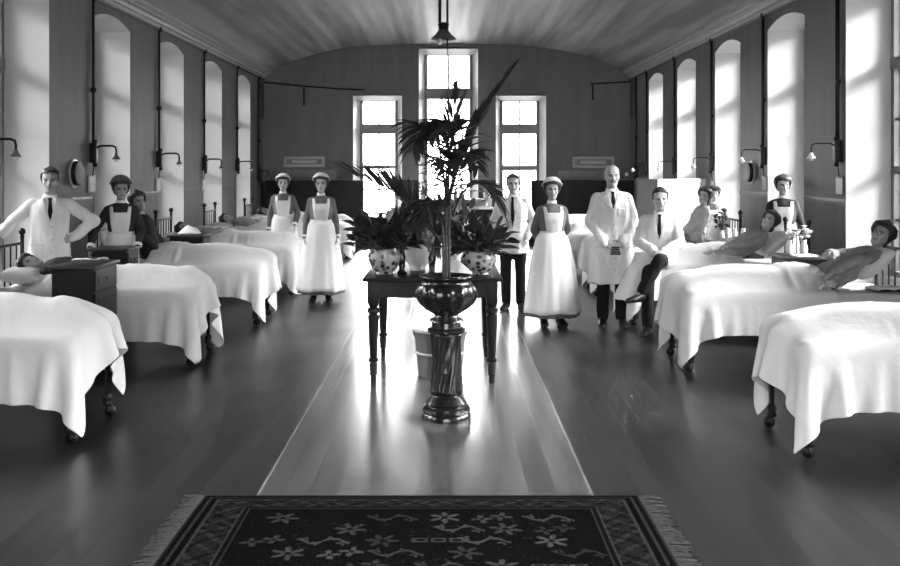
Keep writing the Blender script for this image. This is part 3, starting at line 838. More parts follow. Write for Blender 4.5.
def collar(J, s, root, m, r=.062, h=.035, fem=False):
    mb = MB(); c = J['neck'] + Vector((0, -.004, .0)) * s; up = (J['head'] - J['neck']).normalized(); u, v = orth(up); rings = []
    for (rr, z) in ((r * 1.05, -.012), (r * 1.12, .0), (r * .98, h), (r * .88, h), (r * .9, -.01)):
        rings.append([c + up * z * s + (u * math.cos(2 * PI * q / 22) + v * math.sin(2 * PI * q / 22)) * rr * s for q in range(22)])
    mb.loft(rings, cap=False); return mb.build('collar', m, root)

def mkroot(loc, rz, label, group=None): return thing('person', loc, rz, label, 'person', group)
def hair_obj(T, line, off, m, root, **k):
    o = shell_on_head(T, line, off, **k).build('hair', m, root); solidify(o, .008, 0); return o

def bun(T, root, m, c=(0, .10, .06), r=(.045, .04, .04)):
    mb = MB(); mb.ell(T @ Vector(c), r); return mb.build('hair_bun', m, root)

def trousers(J, s, root, extra=0.0, vox=.014):
    mb = MB(); torso(mb, J, s, [(-.55, .11, .08), (-.3, .158, .112), (0, .168, .12), (.6, .158, .112), (.9, .15, .107)], .008)
    for sd in 'LR':
        hp, kn, an = J['hip' + sd], J['kn' + sd], J['an' + sd]
        mb.tube([hp, hp.lerp(kn, .45), kn], [.095 * s, .09 * s, .072 * s], 14); mb.tube([kn, kn.lerp(an, .5), an.lerp(kn, .03)], [.072 * s, .066 * s, .062 * s], 14)
    me = remesh(mb, vox, 3); displaced(me, .007, 9, 3); return link('trousers', me, M['trousers'], root)

def nurse(loc, rz, h, label, over=None, yaw=0, pitch=0, roll=0, seed=1, cap=True, capm='apron', skirt_w=.31, lean=0, dress='dress', vox=.0075, skin=.42, cuffs=True, full=True, bow=False, group='nurses in white aprons', capoff=.03, cuffm='apron'):
    J, s = stand(h, True)
    if over:
        for k, v in over.items(): J[k] = Vector(v)
    root = mkroot(loc, rz, label, group)
    hm = Euler((R(pitch), R(roll), R(yaw)), 'XYZ').to_matrix().to_4x4()
    me, T = body(J, s, True, hm, vox, skin); link('body', me, M['skin'], root)
    hair_obj(T, HL_FEM, .030, M['hair'], root, sidepuff=.06, zpuff=.004, wob=.002, rough=.005); bun(T, root, M['hair'])
    if cap:
        o = cap_mesh(T).build('cap', M[capm], root); solidify(o, .006, 0)
    for sd in 'LR': shoe(J, sd, s, root, M['leather'])
    wz = J['waist'].z - .0 * s; wc = J['waist']
    # dress: bodice, sleeves, skirt
    mb = MB(); torso(mb, J, s, [(.4, .15, .112), (1, .128, .101), (1.5, .140, .118), (1.9, .148, .134), (2.4, .140, .108), (2.7, .108, .085), (2.93, .070, .064), (3.0, .058, .058)], .008)
    for sd in 'LR': sleeve(mb, J, sd, .056, .047, .039, s)
    hem = .115 * s
    skirt_mesh(mb, (wc.x, wc.y), wz + .01, hem, .132 * s, .108 * s, skirt_w * s, skirt_w * .82 * s, 13, .035, seed)
    dm = remesh(mb, .0125, 3); displaced(dm, .006, 11, seed * 3.1); link('dress', dm, M[dress], root)
    tree = bvh_of(dm)
    # apron skirt wraps round, open behind
    mb = MB(); skirt_mesh(mb, (wc.x, wc.y), wz + .012, hem + .045, .142 * s, .118 * s, skirt_w * 1.055 * s, skirt_w * .875 * s, 13, .04, seed, -2.55, 2.55, False)
    o = mb.build('apron_skirt', M['apron'], root); solidify(o, .006, 0)
    mb = MB(); rings = []
    for z, k in ((-.028, 1.02), (-.03, 1.075), (.03, 1.06), (.03, 1.0)):
        rings.append([(wc.x + .141 * s * k * math.sin(2 * PI * q / 36), wc.y - .119 * s * k * math.cos(2 * PI * q / 36), wz + z * s) for q in range(36)])
    mb.loft(rings, cap=False); mb.build('apron_waistband', M['apron'], root)
    cz = J['chest'].z; cx = J['chest'].x
    ln = Matrix.Identity(4)
    bib = [(-.085, -.17), (.085, -.17), (.105, -.05), (.115, .075), (.118, .125), (.085, .128), (.075, .06), (-.075, .06), (-.085, .128), (-.118, .125), (-.115, .075), (-.105, -.05)]
    decal('apron_bib', tree, [(cx + x * s, cz + z * s) for x, z in bib], M['apron'], root, .004, .007)
    collar(J, s, root, M['apron'], .055, .042)
    if bow:
        b = MB(); c = J['neck'] + Vector((0, -.082, -.055)) * s
        for x in (-1, 1): b.ell(c + Vector((x * .042, 0, .0)) * s, (.042 * s, .014, .022 * s))
        b.ell(c, (.013, .018, .017)); b.build('neck_bow', M['darkdress'], root)
    if cuffs:
        for sd in 'LR': cuff(J, sd, s, root, M[cuffm], .046)
    return root, J, s, T

def doctor(loc, rz, h, label, over, yaw=0, pitch=0, roll=0, hem=.50, hair='hair', bald=False, seed=1, mous=None, skin=.42, curl=(.45, .45), flare=.235, jacket=False, seated=False, coat_tab=None, openv=.20, vox=.0075):
    J, s = stand(h)
    for k, v in over.items(): J[k] = Vector(v)
    root = mkroot(loc, rz, label, 'men in white coats')
    hm = Euler((R(pitch), R(roll), R(yaw)), 'XYZ').to_matrix().to_4x4()
    me, T = body(J, s, False, hm, vox, skin, curl, mous); link('body', me, M['skin'], root)
    if bald: o = shell_on_head(T, HL_BALD, .010, top=.045, nz=10, na=60, keep=lambda c, z: c < .22)
    if bald: o = o.build('hair', M['greyhair'], root); solidify(o, .006, 0)
    else: hair_obj(T, HL_MAN, .016, M[hair], root, zpuff=.006, rough=.005)
    for sd in 'LR': shoe(J, sd, s, root, M['leather'])
    trousers(J, s, root)
    mb = MB(); torso(mb, J, s, [(-.3, .172, .128), (0, .178, .13), (.5, .17, .124), (1, .165, .120), (1.5, .170, .126), (2, .176, .134), (2.4, .166, .118), (2.7, .128, .094), (2.93, .080, .072), (3.02, .066, .064)], .008)
    for sd in 'LR': sleeve(mb, J, sd, .062, .057, .050, s, .95)
    if not seated:
        wc = J['waist']; skirt_mesh(mb, (wc.x, wc.y), J['waist'].z, hem * s, .172 * s, .127 * s, flare * s, flare * .70 * s, 9, .04, seed, bulge=.8)
    elif coat_tab: coat_tab(mb, J, s)
    cm = remesh(mb, .0125, 3); displaced(cm, .011, 8, seed * 2.7); co = link('coat', cm, M['coat'], root)
    tree = bvh_of(cm); nk = J['neck']; ch = J['chest']
    lean = Matrix.Identity(4)
    cx, nz = nk.x, nk.z; bx = J['waist'].x; vz = nz - openv * s * 1.15
    bxv = cx + (bx - cx) * .45
    decal('shirt_front', tree, [(cx - .058 * s, nz - .005 * s), (cx + .058 * s, nz - .005 * s), (bxv, vz)], M['white'], root, .003, .004)
    decal('necktie', tree, [(cx - .020 * s, nz - .004 * s), (cx + .020 * s, nz - .004 * s), (cx + .013 * s, nz - .035 * s), (bxv + .026 * s, vz + .045 * s), (bxv, vz - .01), (bxv - .026 * s, vz + .045 * s), (cx - .013 * s, nz - .035 * s)], M['trousers'], root, .007, .008)
    for sg in (-1, 1):
        decal('lapel', tree, [(cx + sg * .056 * s, nz + .0), (cx + sg * .085 * s, nz - .03 * s), (cx + sg * .105 * s, nz - .13 * s), (bxv + sg * .075 * s, nz - .135 * s), (bxv + sg * .004, vz - .03 * s), (bxv + sg * .0, vz)], M['coat'], root, .006, .009)
    collar(J, s, root, M['white'], .066, .035)
    if not seated:
        w0 = J['waist']; z1 = hem * s + .03
        decal('placket', tree, [(bxv - .002, vz), (bxv + .028 * s, vz), (bx + .030 * s, z1), (bx - .004, z1)], M['coat'], root, .004, .008)
        zz = vz - .06 * s
        while zz > z1 + .08:
            t = (vz - zz) / (vz - z1); x = bxv + (bx - bxv) * t + .012 * s; h = tree.ray_cast(Vector((x, -1, zz)), Vector((0, 1, 0)))
            if h[0]: q = MB(); q.ell(h[0] - Vector((0, .013, 0)), (.009, .005, .009), seg=10); q.build('button', M['frameboard'], root)
            zz -= .12 * s
        for sg in (-1, 1):
            px_ = bx + sg * .125 * s; pz = w0.z - .10 * s
            if pz - .16 * s > z1: decal('pocket', tree, [(px_ - .065 * s, pz), (px_ + .065 * s, pz), (px_ + .063 * s, pz - .15 * s), (px_ - .063 * s, pz - .15 * s)], M['coat'], root, .003, .007)
        px_ = ch.x + .085 * s; pz = ch.z - .01
        decal('breast_pocket', tree, [(px_ - .04 * s, pz), (px_ + .04 * s, pz), (px_ + .038 * s, pz - .09 * s), (px_ - .038 * s, pz - .09 * s)], M['coat'], root, .003, .006)
    return root, J, s, T, tree, co

# ---- standing staff: local frame faces -y (towards the camera)
def at(px, d): return (px - 447) / 1000 * d
# bald doctor, right of the middle
root, J, s, T, tree, co = doctor((at(612, 11.4), 11.4, 0), R(-4), 1.83,
    'bald man in a knee-length white coat with hands clasped, dark trousers', 
    dict(elL=(.245, .03, 1.20), elR=(-.245, .03, 1.20), wrL=(.105, -.17, .955), wrR=(-.105, -.17, .955), hdL=(-.9, -.15, -.35), hdR=(.9, -.15, -.35), hnL=(.1, 1, .1), hnR=(-.1, 1, .1)),
    yaw=4, pitch=2, hem=.47, bald=True, seed=2, mous=.10, flare=.265, openv=.15)
mb = MB()
for k in range(4): mb.box(-.055 + .004 * k, .06 - .006 * k, -.012, .012, -.05 + .024 * k, -.030 + .024 * k, .006)
glv = mb.build('gloves', M['darkdress']); glv.location = (at(612, 11.4) - .01, 11.4 - .285, .885)
tag(glv, 'dark folded gloves held by the bald man', 'gloves')
# nurse beside him
nurse((at(552, 11.45), 11.45, 0), R(6), 1.66, 'nurse with white cap and dark neck bow, arms behind her back, right of the plants',
      dict(elL=(.195, .075, 1.09), elR=(-.195, .075, 1.09), wrL=(.09, .17, .91), wrR=(-.09, .17, .90), hdL=(-1, .1, -.3), hdR=(1, .1, -.3), hnL=(0, -1, 0), hnR=(0, -1, 0)),
      yaw=-6, seed=4, skirt_w=.325, bow=True, dress='dress', capoff=.035)
# young man in a short jacket
doctor((at(513, 12.7), 12.7, 0), R(-6), 1.71, 'young dark-haired man in a short white jacket and dark trousers beside the plants',
    dict(elL=(.255, .06, 1.12), elR=(-.255, .06, 1.12), wrL=(.185, -.08, .93), wrR=(-.185, -.08, .93), hdL=(-.25, .1, -1), hdR=(.25, .1, -1), anR=(-.085, .03, .085), ftR=(-.12, -.11, .03)),
    yaw=6, hem=.74, seed=5, flare=.205, openv=.33)
# two nurses on the left
dn = dict(elL=(.195, .02, 1.10), elR=(-.195, .02, 1.10), wrL=(.215, -.06, .86), wrR=(-.215, -.06, .86))
nurse((at(321, 13.5), 13.5, 0), R(8), 1.70, 'nurse in full view with arms at her sides, right of the pair on the left', dn, yaw=-4, seed=6, skirt_w=.32, capoff=.032)
nurse((at(283, 15.25), 15.25, 0), R(10), 1.68, 'nurse standing behind a bed foot, left of the pair on the left', 
      dict(dn, wrL=(.17, -.19, .93), elL=(.225, -.02, 1.11)), yaw=-2, seed=9, skirt_w=.29)
# doctor at far left, arm on the bedhead, other hand on his hip
doctor((at(50, 10.22), 10.22, 0), R(22), 1.79, 'man in a long white coat with hand on hip by the left wall',
    dict(elR=(-.36, .02, 1.25), wrR=(-.47, -.14, 1.13), hdR=(-.35, -.5, -.5), hnR=(0, .3, -1), elL=(.43, .06, 1.25), wrL=(.215, -.05, 1.08), hdL=(-.8, -.35, -.3), hnL=(-.4, .9, 0)),
    yaw=-4, pitch=2, hem=.55, seed=8, flare=.24, skin=.30)
# nurse bending over the third left bed
nurse((at(121, 11.17), 11.17, 0), R(14), 1.68, 'nurse leaning on a bed by the left wall, in dark dress and white apron',
      dict(elR=(-.27, -.06, 1.12), wrR=(-.30, -.24, .93), hdR=(-.1, -.6, -.8), elL=(.215, -.03, 1.11), wrL=(.19, -.20, .93)), yaw=12, pitch=8, seed=12, skirt_w=.235, dress='darkdress', capm='dress', skin=.30, capoff=.03)  # cap greyed: its backlit shade is put into the colour
# nurse at the right wall
nurse((at(783, 12.36), 12.36, 0), R(-14), 1.70, 'nurse standing behind the reclining girl at the right wall',
      dict(elL=(.22, .03, 1.10), wrL=(.22, -.04, .86), elR=(-.225, -.02, 1.11), wrR=(-.25, -.16, .90)), yaw=10, pitch=4, seed=14, skirt_w=.26, dress='darkdress', cap=False, skin=.30, capoff=.03)
nurse((at(714, 15.2), 15.2, 0), R(-10), 1.50, 'short nurse at the right wall behind the woman sitting up in bed',
      dict(elL=(.20, .0, .98), wrL=(.17, -.2, .86), elR=(-.20, .0, .98), wrR=(-.16, -.2, .86)), yaw=4, pitch=6, seed=15, skirt_w=.26, capm='darkdress', vox=.009, skin=.32)

# seated doctor on the foot of the third right bed
def seat_tab(mb, J, s):
    # coat skirts: over the thighs, and hanging down at his right
    for sd in 'LR':
        hp, kn = J['hip' + sd], J['kn' + sd]
        mb.tube([hp, hp.lerp(kn, .5), hp.lerp(kn, .62)], [.12, .115, .10], 14)
    hp, kn = J['hipR'], J['knR']; n = 26
    def rg(t):
        ring = []
        for q in range(n):
            a = 2 * PI * q / n
            wv = 1 + .10 * t * math.cos(4 * a + .5)
            ring.append((-.10 - .16 * t + (.15 + .08 * t) * wv * math.cos(a), -.14 - .05 * t + (.14 + .05 * t) * wv * math.sin(a), .86 - .52 * t))
        return ring
    mb.loft([rg(i / 10) for i in range(11)])
fx, fd = at(660, 11.22), 11.22
root, J, s, T, tree, co = doctor((fx, fd, 0), R(-16), 1.75, 'young man in a white coat sitting cross-legged on a bed foot', 
    dict(pelvis=(0, .0, .80), waist=(0, .02, .94), chest=(.0, -.02, 1.12), neck=(.005, -.04, 1.285), head=(.008, -.075, 1.45),
         shL=(.160, -.03, 1.215), shR=(-.160, -.03, 1.215), elL=(.225, -.12, .97), elR=(-.235, -.10, .98), wrL=(.06, -.33, .90), wrR=(-.045, -.33, .90),
         hdL=(-.8, -.4, -.2), hdR=(.8, -.4, -.2), hnL=(0, .3, -1), hnR=(0, .3, -1),
         hipL=(.09, -.02, .80), hipR=(-.09, -.02, .79), knL=(.02, -.44, .80), knR=(-.10, -.40, .60), anL=(-.16, -.47, .46), anR=(-.10, -.44, .085), ftL=(-.25, -.56, .38), ftR=(-.12, -.57, .03)),
    yaw=10, pitch=4, seed=17, seated=True, coat_tab=seat_tab, openv=.24)

# ---- patients: local frame shares the bed's axes, feet towards -y
def patient(side, i, yp, th, label, top='blouse', fem=True, yaw=0, hpitch=None, x=0.0, arms=None, hairm='hair', vox=.0095, skin=.42, curve=0, size=.93, roll=0, longhair=True, group='patients in bed'):
    s = size; th = R(th); d = Vector((0, math.cos(th), math.sin(th))); d2 = Vector((0, math.cos(th + curve), math.sin(th + curve)))
    P = Vector((0, 0, .095)); wa = P + d * .15 * s; ch = P + d * .34 * s; nk = ch + d2 * .165 * s
    hp_ = th if hpitch is None else R(hpitch); d3 = Vector((0, math.cos(hp_), math.sin(hp_))); hd = nk + d3 * .165 * s + Vector((0, -.01, .0))
    sw = (.148 if fem else .175) * s; sh = ch + d2 * .105 * s
    J = dict(pelvis=P, waist=wa, chest=ch, neck=nk, head=hd, shL=sh + Vector((sw, 0, 0)), shR=sh - Vector((sw, 0, 0)))
    nrm = Vector((0, -math.sin(th), math.cos(th)))
    A = dict(elL=(.25, -.22, .03), wrL=(.16, -.40, .12), elR=(-.25, -.22, .03), wrR=(-.16, -.40, .12))     # relative to the shoulder centre, along (x, -d, normal)
    if arms: A.update(arms)
    for k, v in A.items(): J[k] = sh + Vector((v[0] * s, 0, 0)) - d * (-v[1]) * s + nrm * v[2] * s
    for k, sg in (('L', 1), ('R', -1)):
        J['hd' + k] = (J['wr' + k] - J['el' + k]).normalized(); J['hn' + k] = -nrm
        J['hip' + k] = Vector((sg * .085, -.02, .10)); J['kn' + k] = Vector((sg * .09, -.42, .075)); J['an' + k] = Vector((sg * .085, -.80, .05)); J['ft' + k] = Vector((sg * .11, -.88, .05))
    root = mkroot(bedpt(side, i, x, yp, MT), PI / 2 if side == 'left' else -PI / 2, label, group)
    hm = (Matrix.Rotation(-(PI / 2 - hp_), 4, 'X') @ Euler((0, R(roll), R(yaw)), 'XYZ').to_matrix().to_4x4())
    me, T = body(J, s, fem, hm, vox, skin, lk=.82); link('body', me, M['skin'], root)
    if fem:
        hair_obj(T, HL_FEM, .032, M[hairm], root, sidepuff=.10, rough=.011, zpuff=.01)
        if longhair: bun(T, root, M[hairm], (0, .075, -.06), (.06, .05, .06))
    else: hair_obj(T, HL_MAN, .017, M[hairm], root)
    mb = MB(); torso(mb, J, s, [(-.3, .160, .115), (0, .17, .122), (1, .142, .11), (1.5, .152, .118), (1.9, .160, .130), (2.4, .158, .113), (2.7, .135, .09), (2.95, .075, .066)], .008)
    for sd in 'LR': sleeve(mb, J, sd, .062, .054, .044, s, .93)
    gm = remesh(mb, .0125, 3); displaced(gm, .008, 14, i * 3.3, False); link('bed_jacket', gm, M[top], root)
    collar(J, s, root, M['apron'], .056, .02)
    return root, J, T
patient('right', 1, 1.40, 25, 'dark-haired woman in a grey blouse reclining in bed at the right edge', yaw=42, hpitch=64, curve=.2, x=.05, size=.98, vox=.008,
        arms=dict(elR=(-.24, -.22, .08), wrR=(-.02, -.34, .17), elL=(.30, -.22, .08), wrL=(.30, -.47, .07)))
patient('right', 2, 1.22, 30, 'girl in a grey bed jacket reclining on a pillow, gazing sideways', yaw=40, hpitch=58, curve=.12, x=.10, vox=.0085, roll=-6,
        arms=dict(elL=(.27, -.22, .02), wrL=(.15, -.42, .10)))
patient('right', 3, 1.48, 70, 'dark-haired woman sitting up in bed behind the row of white jars', yaw=50, hpitch=80, x=.0, top='coat')
patient('left', 1, 1.05, 6, 'dark-haired patient lying flat in bed at the left edge', yaw=-35, hpitch=14, longhair=False, top='darkdress')
patient('left', 2, 1.36, 72, 'patient in a dark wrap sitting up beside the leaning nurse', yaw=-48, hpitch=80, top='darkdress', skin=.32)
patient('left', 3, 1.06, 8, 'dark-haired patient lying in the fourth bed of the left row', yaw=-30, hpitch=18)
patient('left', 4, 1.06, 8, 'dark-haired patient lying under white covers in the fifth left bed', yaw=-30, hpitch=18, vox=.011)
patient('left', 5, 1.14, 8, 'patient lying in the farthest bed on the left', yaw=-30, hpitch=18, vox=.011)
# pillows
for side, i, y, z, t, lb in (('right', 1, 1.78, .93, 40, 'white pillow behind the reclining woman at the right edge'), ('right', 2, 1.74, .92, 42, 'white pillow behind the reclining girl'),
      ('right', 3, 1.86, .93, 68, 'white pillow behind the woman sitting up beyond the jars'), ('right', 4, 1.78, .79, 8, 'white pillow on the fifth right bed'), ('right', 5, 1.78, .79, 8, 'white pillow on the farthest right bed'),
      ('left', 1, 1.68, .79, 4, 'white pillow under the patient at the left edge'), ('left', 2, 1.80, .90, 66, 'white pillow behind the patient in the dark wrap'),
      ('left', 3, 1.72, .79, 5, 'white pillow under the patient in the fourth left bed'), ('left', 4, 1.72, .79, 5, 'white pillow under the patient in the fifth left bed'), ('left', 5, 1.80, .79, 5, 'white pillow under the patient in the farthest left bed'),
      ('left', 0, 1.55, .79, 8, 'white pillow on the nearest left bed'), ('right', 0, 1.7, .79, 8, 'white pillow on the nearest right bed')):
    pillow(side, i, y, z, R(t), lb)

# ------------------------------------------------------------------ furniture
def hall_table():
    x0, x1, y0, y1, zt = -.70, .46, 8.28, 9.72, .885
    root = thing('hall_table', (-.12, 9.0, 0), 0, 'dark wooden table with turned legs in the middle of the ward, carrying plants', 'table')
    ox, oy = -.12, 9.0
    t = MB(); t.box(x0 - ox, x1 - ox, y0 - oy, y1 - oy, zt - .028, zt, .007); t.build('tabletop', M['wood'], root)
    a = MB(); i = .045
    for (p, q, r, u) in ((x0 + i, x1 - i, y0 + i, y0 + i + .025), (x0 + i, x1 - i, y1 - i - .025, y1 - i), (x0 + i, x0 + i + .025, y0 + i, y1 - i), (x1 - i - .025, x1 - i, y0 + i, y1 - i)):
        a.box(p - ox, q - ox, r - oy, u - oy, zt - .165, zt - .028)
    a.build('apron', M['wood'], root, smooth=False)
    prof = [(.0, 0), (.022, 0), (.026, .03), (.022, .06), (.036, .075), (.030, .09), (.036, .16), (.030, .175), (.044, .185), (.044, .205), (.030, .215), (.034, .25), (.047, .55), (.046, .57), (.034, .58), (.052, .595), (.052, .625), (.034, .635), (.046, .66), (.046, .68)]
    for x in (x0 + .085, x1 - .085):
        for y in (y0 + .085, y1 - .085):
            l = MB(); l.lathe(prof, (x - ox, y - oy, 0), 20); l.box(x - ox - .047, x - ox + .047, y - oy - .047, y - oy + .047, .675, zt - .028, .004); l.build('leg', M['wood'], root, angle=40)
hall_table()

def pedestal():
    root = thing('jardiniere', (-.005, 7.2, 0), 0, 'dark glazed jardiniere bowl on a twisted column in front of the table', 'plant stand')
    b = MB(); b.lathe([(0, 0), (.175, 0), (.178, .03), (.165, .045), (.172, .06), (.17, .085), (.145, .10), (.15, .115), (.13, .14), (.108, .165), (.112, .18), (.10, .19), (0, .19)], seg=32)
    b.build('base', M['glaze'], root, angle=50)
    tw = lambda r, z, a: r * (1 + .11 * math.cos(7 * a - 16.0 * z))
    c = MB(); c.lathe([(0, .185)] + [(.107 - .010 * math.sin(PI * k / 22), .187 + .43 * k / 22) for k in range(23)] + [(0, .618)], seg=60, mod=tw); c.build('column', M['glaze'], root)
    n = MB(); n.lathe([(0, .61), (.115, .612), (.135, .625), (.135, .645), (.11, .655), (.105, .69), (.125, .70), (.12, .715), (.09, .73), (.085, .75), (0, .75)], seg=32); n.build('capital', M['glaze'], root, angle=50)
    gd = lambda r, z, a: r * (1 + .045 * math.cos(14 * a + 11 * (z - .74)) * max(0, math.sin(PI * min(1, max(0, (z - .745) / .24)))))
    w = MB(); w.lathe([(0, .745), (.09, .745), (.10, .755), (.15, .785), (.195, .83), (.218, .885), (.215, .93), (.19, .968), (.172, .985), (.178, 1.0), (.192, 1.012), (.192, 1.028), (.175, 1.03), (.165, 1.0), (.15, .985), (0, .985)], seg=84, mod=gd)
    w.build('bowl', M['glaze'], root)
    so = MB(); so.lathe([(0, .98), (.155, .985), (.10, 1.0), (0, 1.005)], seg=24); so.build('soil', M['soil'], root)
pedestal()

def pail():
    root = thing('enamel_pail', (-.06, 8.72, 0), 0, 'pale enamel pail standing under the table behind the jardiniere', 'pail'); root.scale = (1.14, 1.14, 1)
    b = MB(); b.lathe([(0, 0), (.165, 0), (.17, .01), (.185, .20), (.20, .40), (.19, .40), (.175, .2), (.16, .02), (0, .02)], seg=32); b.build('body', M['enamel'], root, angle=60)
    for z, r in ((.20, .19), (.395, .207)):
        q = MB(); q.lathe([(r - .012, z - .012), (r + .004, z - .01), (r + .006, z), (r + .004, z + .01), (r - .012, z + .012)], seg=32); q.build('rim', M['enamelrim'], root)
    h = MB(); h.tube([(.205 * math.cos(a), -.03 - .04 * math.sin(a), .38 - .1 * math.sin(a)) for a in [PI * k / 12 for k in range(13)]], .005, 8); h.build('handle', M['iron'], root)
pail()

# ------------------------------------------------------------------ plants
def leaf(bm, base, d, ln, wd, droop, roll=0.0, n=7, fold=.25, tip=1.5):
    base = Vector(base); d = Vector(d).normalized(); side = d.cross(Vector((0, 0, 1)))
    if side.length < .05: side = Vector((1, 0, 0))
    side.normalize(); side = Matrix.Rotation(roll, 3, d) @ side
    rows = []; p = base.copy(); step = ln / n; dr = d.copy()
    for i in range(n + 1):
        t = i / n; w = wd * (math.sin(PI * min(1, t ** .75)) ** .8) * .5 + .0008
        nrm = side.cross(dr).normalized()
        rows.append((bm.verts.new(p - side * w + nrm * w * fold), bm.verts.new(p), bm.verts.new(p + side * w + nrm * w * fold)))
        dr = (dr + Vector((0, 0, -droop * step * (.4 + t * tip)))).normalized(); p = p + dr * step
    for a, b in zip(rows, rows[1:]):
        bm.faces.new((a[0], a[1], b[1], b[0])); bm.faces.new((a[1], a[2], b[2], b[1]))

def bez(P, n):
    P = [Vector(p) for p in P]; out = []
    for k in range(n + 1):
        t = k / n; Q = P
        while len(Q) > 1: Q = [a.lerp(b, t) for a, b in zip(Q, Q[1:])]
        out.append(Q[0])
    return out

def frond(root, ctrl, n=22, ln=.32, wd=.022, start=.3, droop=1.6, spread=55, up=.25, seed=1, name='frond', taper=.5):
    rng = random.Random(seed); pts = bez(ctrl, 40); mb = MB()
    mb.tube(pts, [.009 * (1 - .75 * k / 40) for k in range(41)], 8)
    for k in range(n):
        t = start + (1 - start) * k / (n - 1); f = t * 40; i = min(39, int(f)); p = pts[i].lerp(pts[i + 1], f - i); tg = (pts[i + 1] - pts[i]).normalized()
        u = tg.cross(Vector((0, 0, 1)))
        if u.length < .1: u = Vector((1, 0, 0))
        u.normalize(); v = u.cross(tg)
        if v.z < 0: v = -v
        L = ln * (1 - taper * abs((t - start) / (1 - start) - .35) / .65) * rng.uniform(.88, 1.1)
        for sg in (-1, 1):
            a = R(spread * (1 - .55 * t) + rng.uniform(-6, 6))
            d = tg * math.cos(a) + (u * sg + v * up).normalized() * math.sin(a)
            leaf(mb.bm, p, d, L, wd, droop * rng.uniform(.7, 1.3), rng.uniform(-.4, .4), 6, .3)
    o = mb.build(name, M['leaf'], root, fix=False); return o

def palm():
    root = thing('potted_palm', (-.005, 7.2, .985), 0, 'tall dark palm with long feathery fronds growing from the jardiniere', 'palm')
    q = lambda px, py, dy=0.0: ((px - 447) / 1000 * (7.2 + dy) + .005, dy, 1.8 - (py - 168) / 1000 * (7.2 + dy) - .985)
    st = MB()
    for (a, b, c) in (((-.02, 0, 0), (-.015, 0, .25), q(441, 205)), ((.02, .01, 0), (.02, .0, .3), q(450, 200, .05)), ((0, -.03, 0), (.0, -.03, .3), q(446, 210, -.05))):
        st.tube(bez((a, b, c), 8), [.011, .011, .010, .010, .009, .008, .008, .007, .007], 8)
    st.build('stem', M['stem'], root)
    frond(root, (q(450, 200), q(456, 165), q(470, 128, .1), q(512, 70, .25)), 30, .30, .022, .25, .4, 26, .2, 1, taper=.55)
    frond(root, (q(446, 205), q(444, 150, -.1), q(430, 98, -.2), q(414, 146, -.5)), 30, .36, .034, .20, 2.6, 62, .1, 2)
    frond(root, (q(449, 205, .02), q(460, 140, -.1), q(456, 100, -.25), q(430, 136, -.6)), 30, .34, .036, .15, 2.4, 60, .1, 3)
    frond(root, (q(447, 205), q(449, 150), q(453, 120), q(458, 92, .1)), 24, .30, .020, .3, .5, 42, .3, 11)
    frond(root, (q(446, 200, .02), q(452, 150, .15), q(450, 116, .35), q(432, 128, .6)), 26, .34, .032, .25, 2.0, 60, .1, 8)
    frond(root, (q(447, 205, -.02), q(455, 165, -.2), q(464, 135, -.35), q(476, 165, -.55)), 26, .27, .034, .15, 2.4, 60, .1, 9)
    frond(root, (q(445, 210, -.02), q(446, 175, -.2), q(448, 145, -.4), q(446, 170, -.75)), 26, .27, .034, .12, 2.6, 62, .1, 10)
    frond(root, (q(440, 240), q(424, 222, -.1), q(408, 196, -.15), q(360, 178, -.1)), 20, .38, .026, .40, .4, 64, .6, 4, taper=.4)
    frond(root, (q(453, 215), q(462, 182, -.05), q(482, 166, -.1), q(503, 214, -.1)), 22, .25, .028, .35, 2.4, 52, .0, 5)
    frond(root, (q(452, 208), q(470, 178, .2), q(486, 170, .3), q(503, 206, .35)), 18, .22, .017, .35, 1.8, 46, .0, 6)
    frond(root, (q(444, 222), q(436, 200, -.2), q(430, 188, -.35), q(418, 226, -.5)), 20, .26, .030, .3, 2.4, 58, .0, 7)
palm()

def leafy(root, c, n, hr, ln, wd, seed, z0=0.0, droop=2.0, m='leaf', up=(.3, 1.3), spread=1.0, name='foliage', squash=1.0):
    rng = random.Random(seed); mb = MB()
    for k in range(n):
        a = rng.uniform(0, 2 * PI); el = rng.uniform(*up); r = rng.uniform(.2, 1)
        d = Vector((math.cos(a) * math.cos(el) * spread, math.sin(a) * math.cos(el) * spread * squash, math.sin(el)))
        b = Vector((c[0] + math.cos(a) * .03, c[1] + math.sin(a) * .03, z0)); e = b + d * hr * r
        mb.tube([b, b.lerp(e, .5) + Vector((0, 0, .03)), e], [.004, .0035, .003], 5, False)
        leaf(mb.bm, e, (d + Vector((rng.uniform(-.4, .4), rng.uniform(-.4, .4), rng.uniform(-.5, .25)))), ln * rng.uniform(.6, 1.2), wd * rng.uniform(.6, 1.2), droop, rng.uniform(-.7, .7), 6, .3)
    return mb.build(name, M[m], root, fix=False)

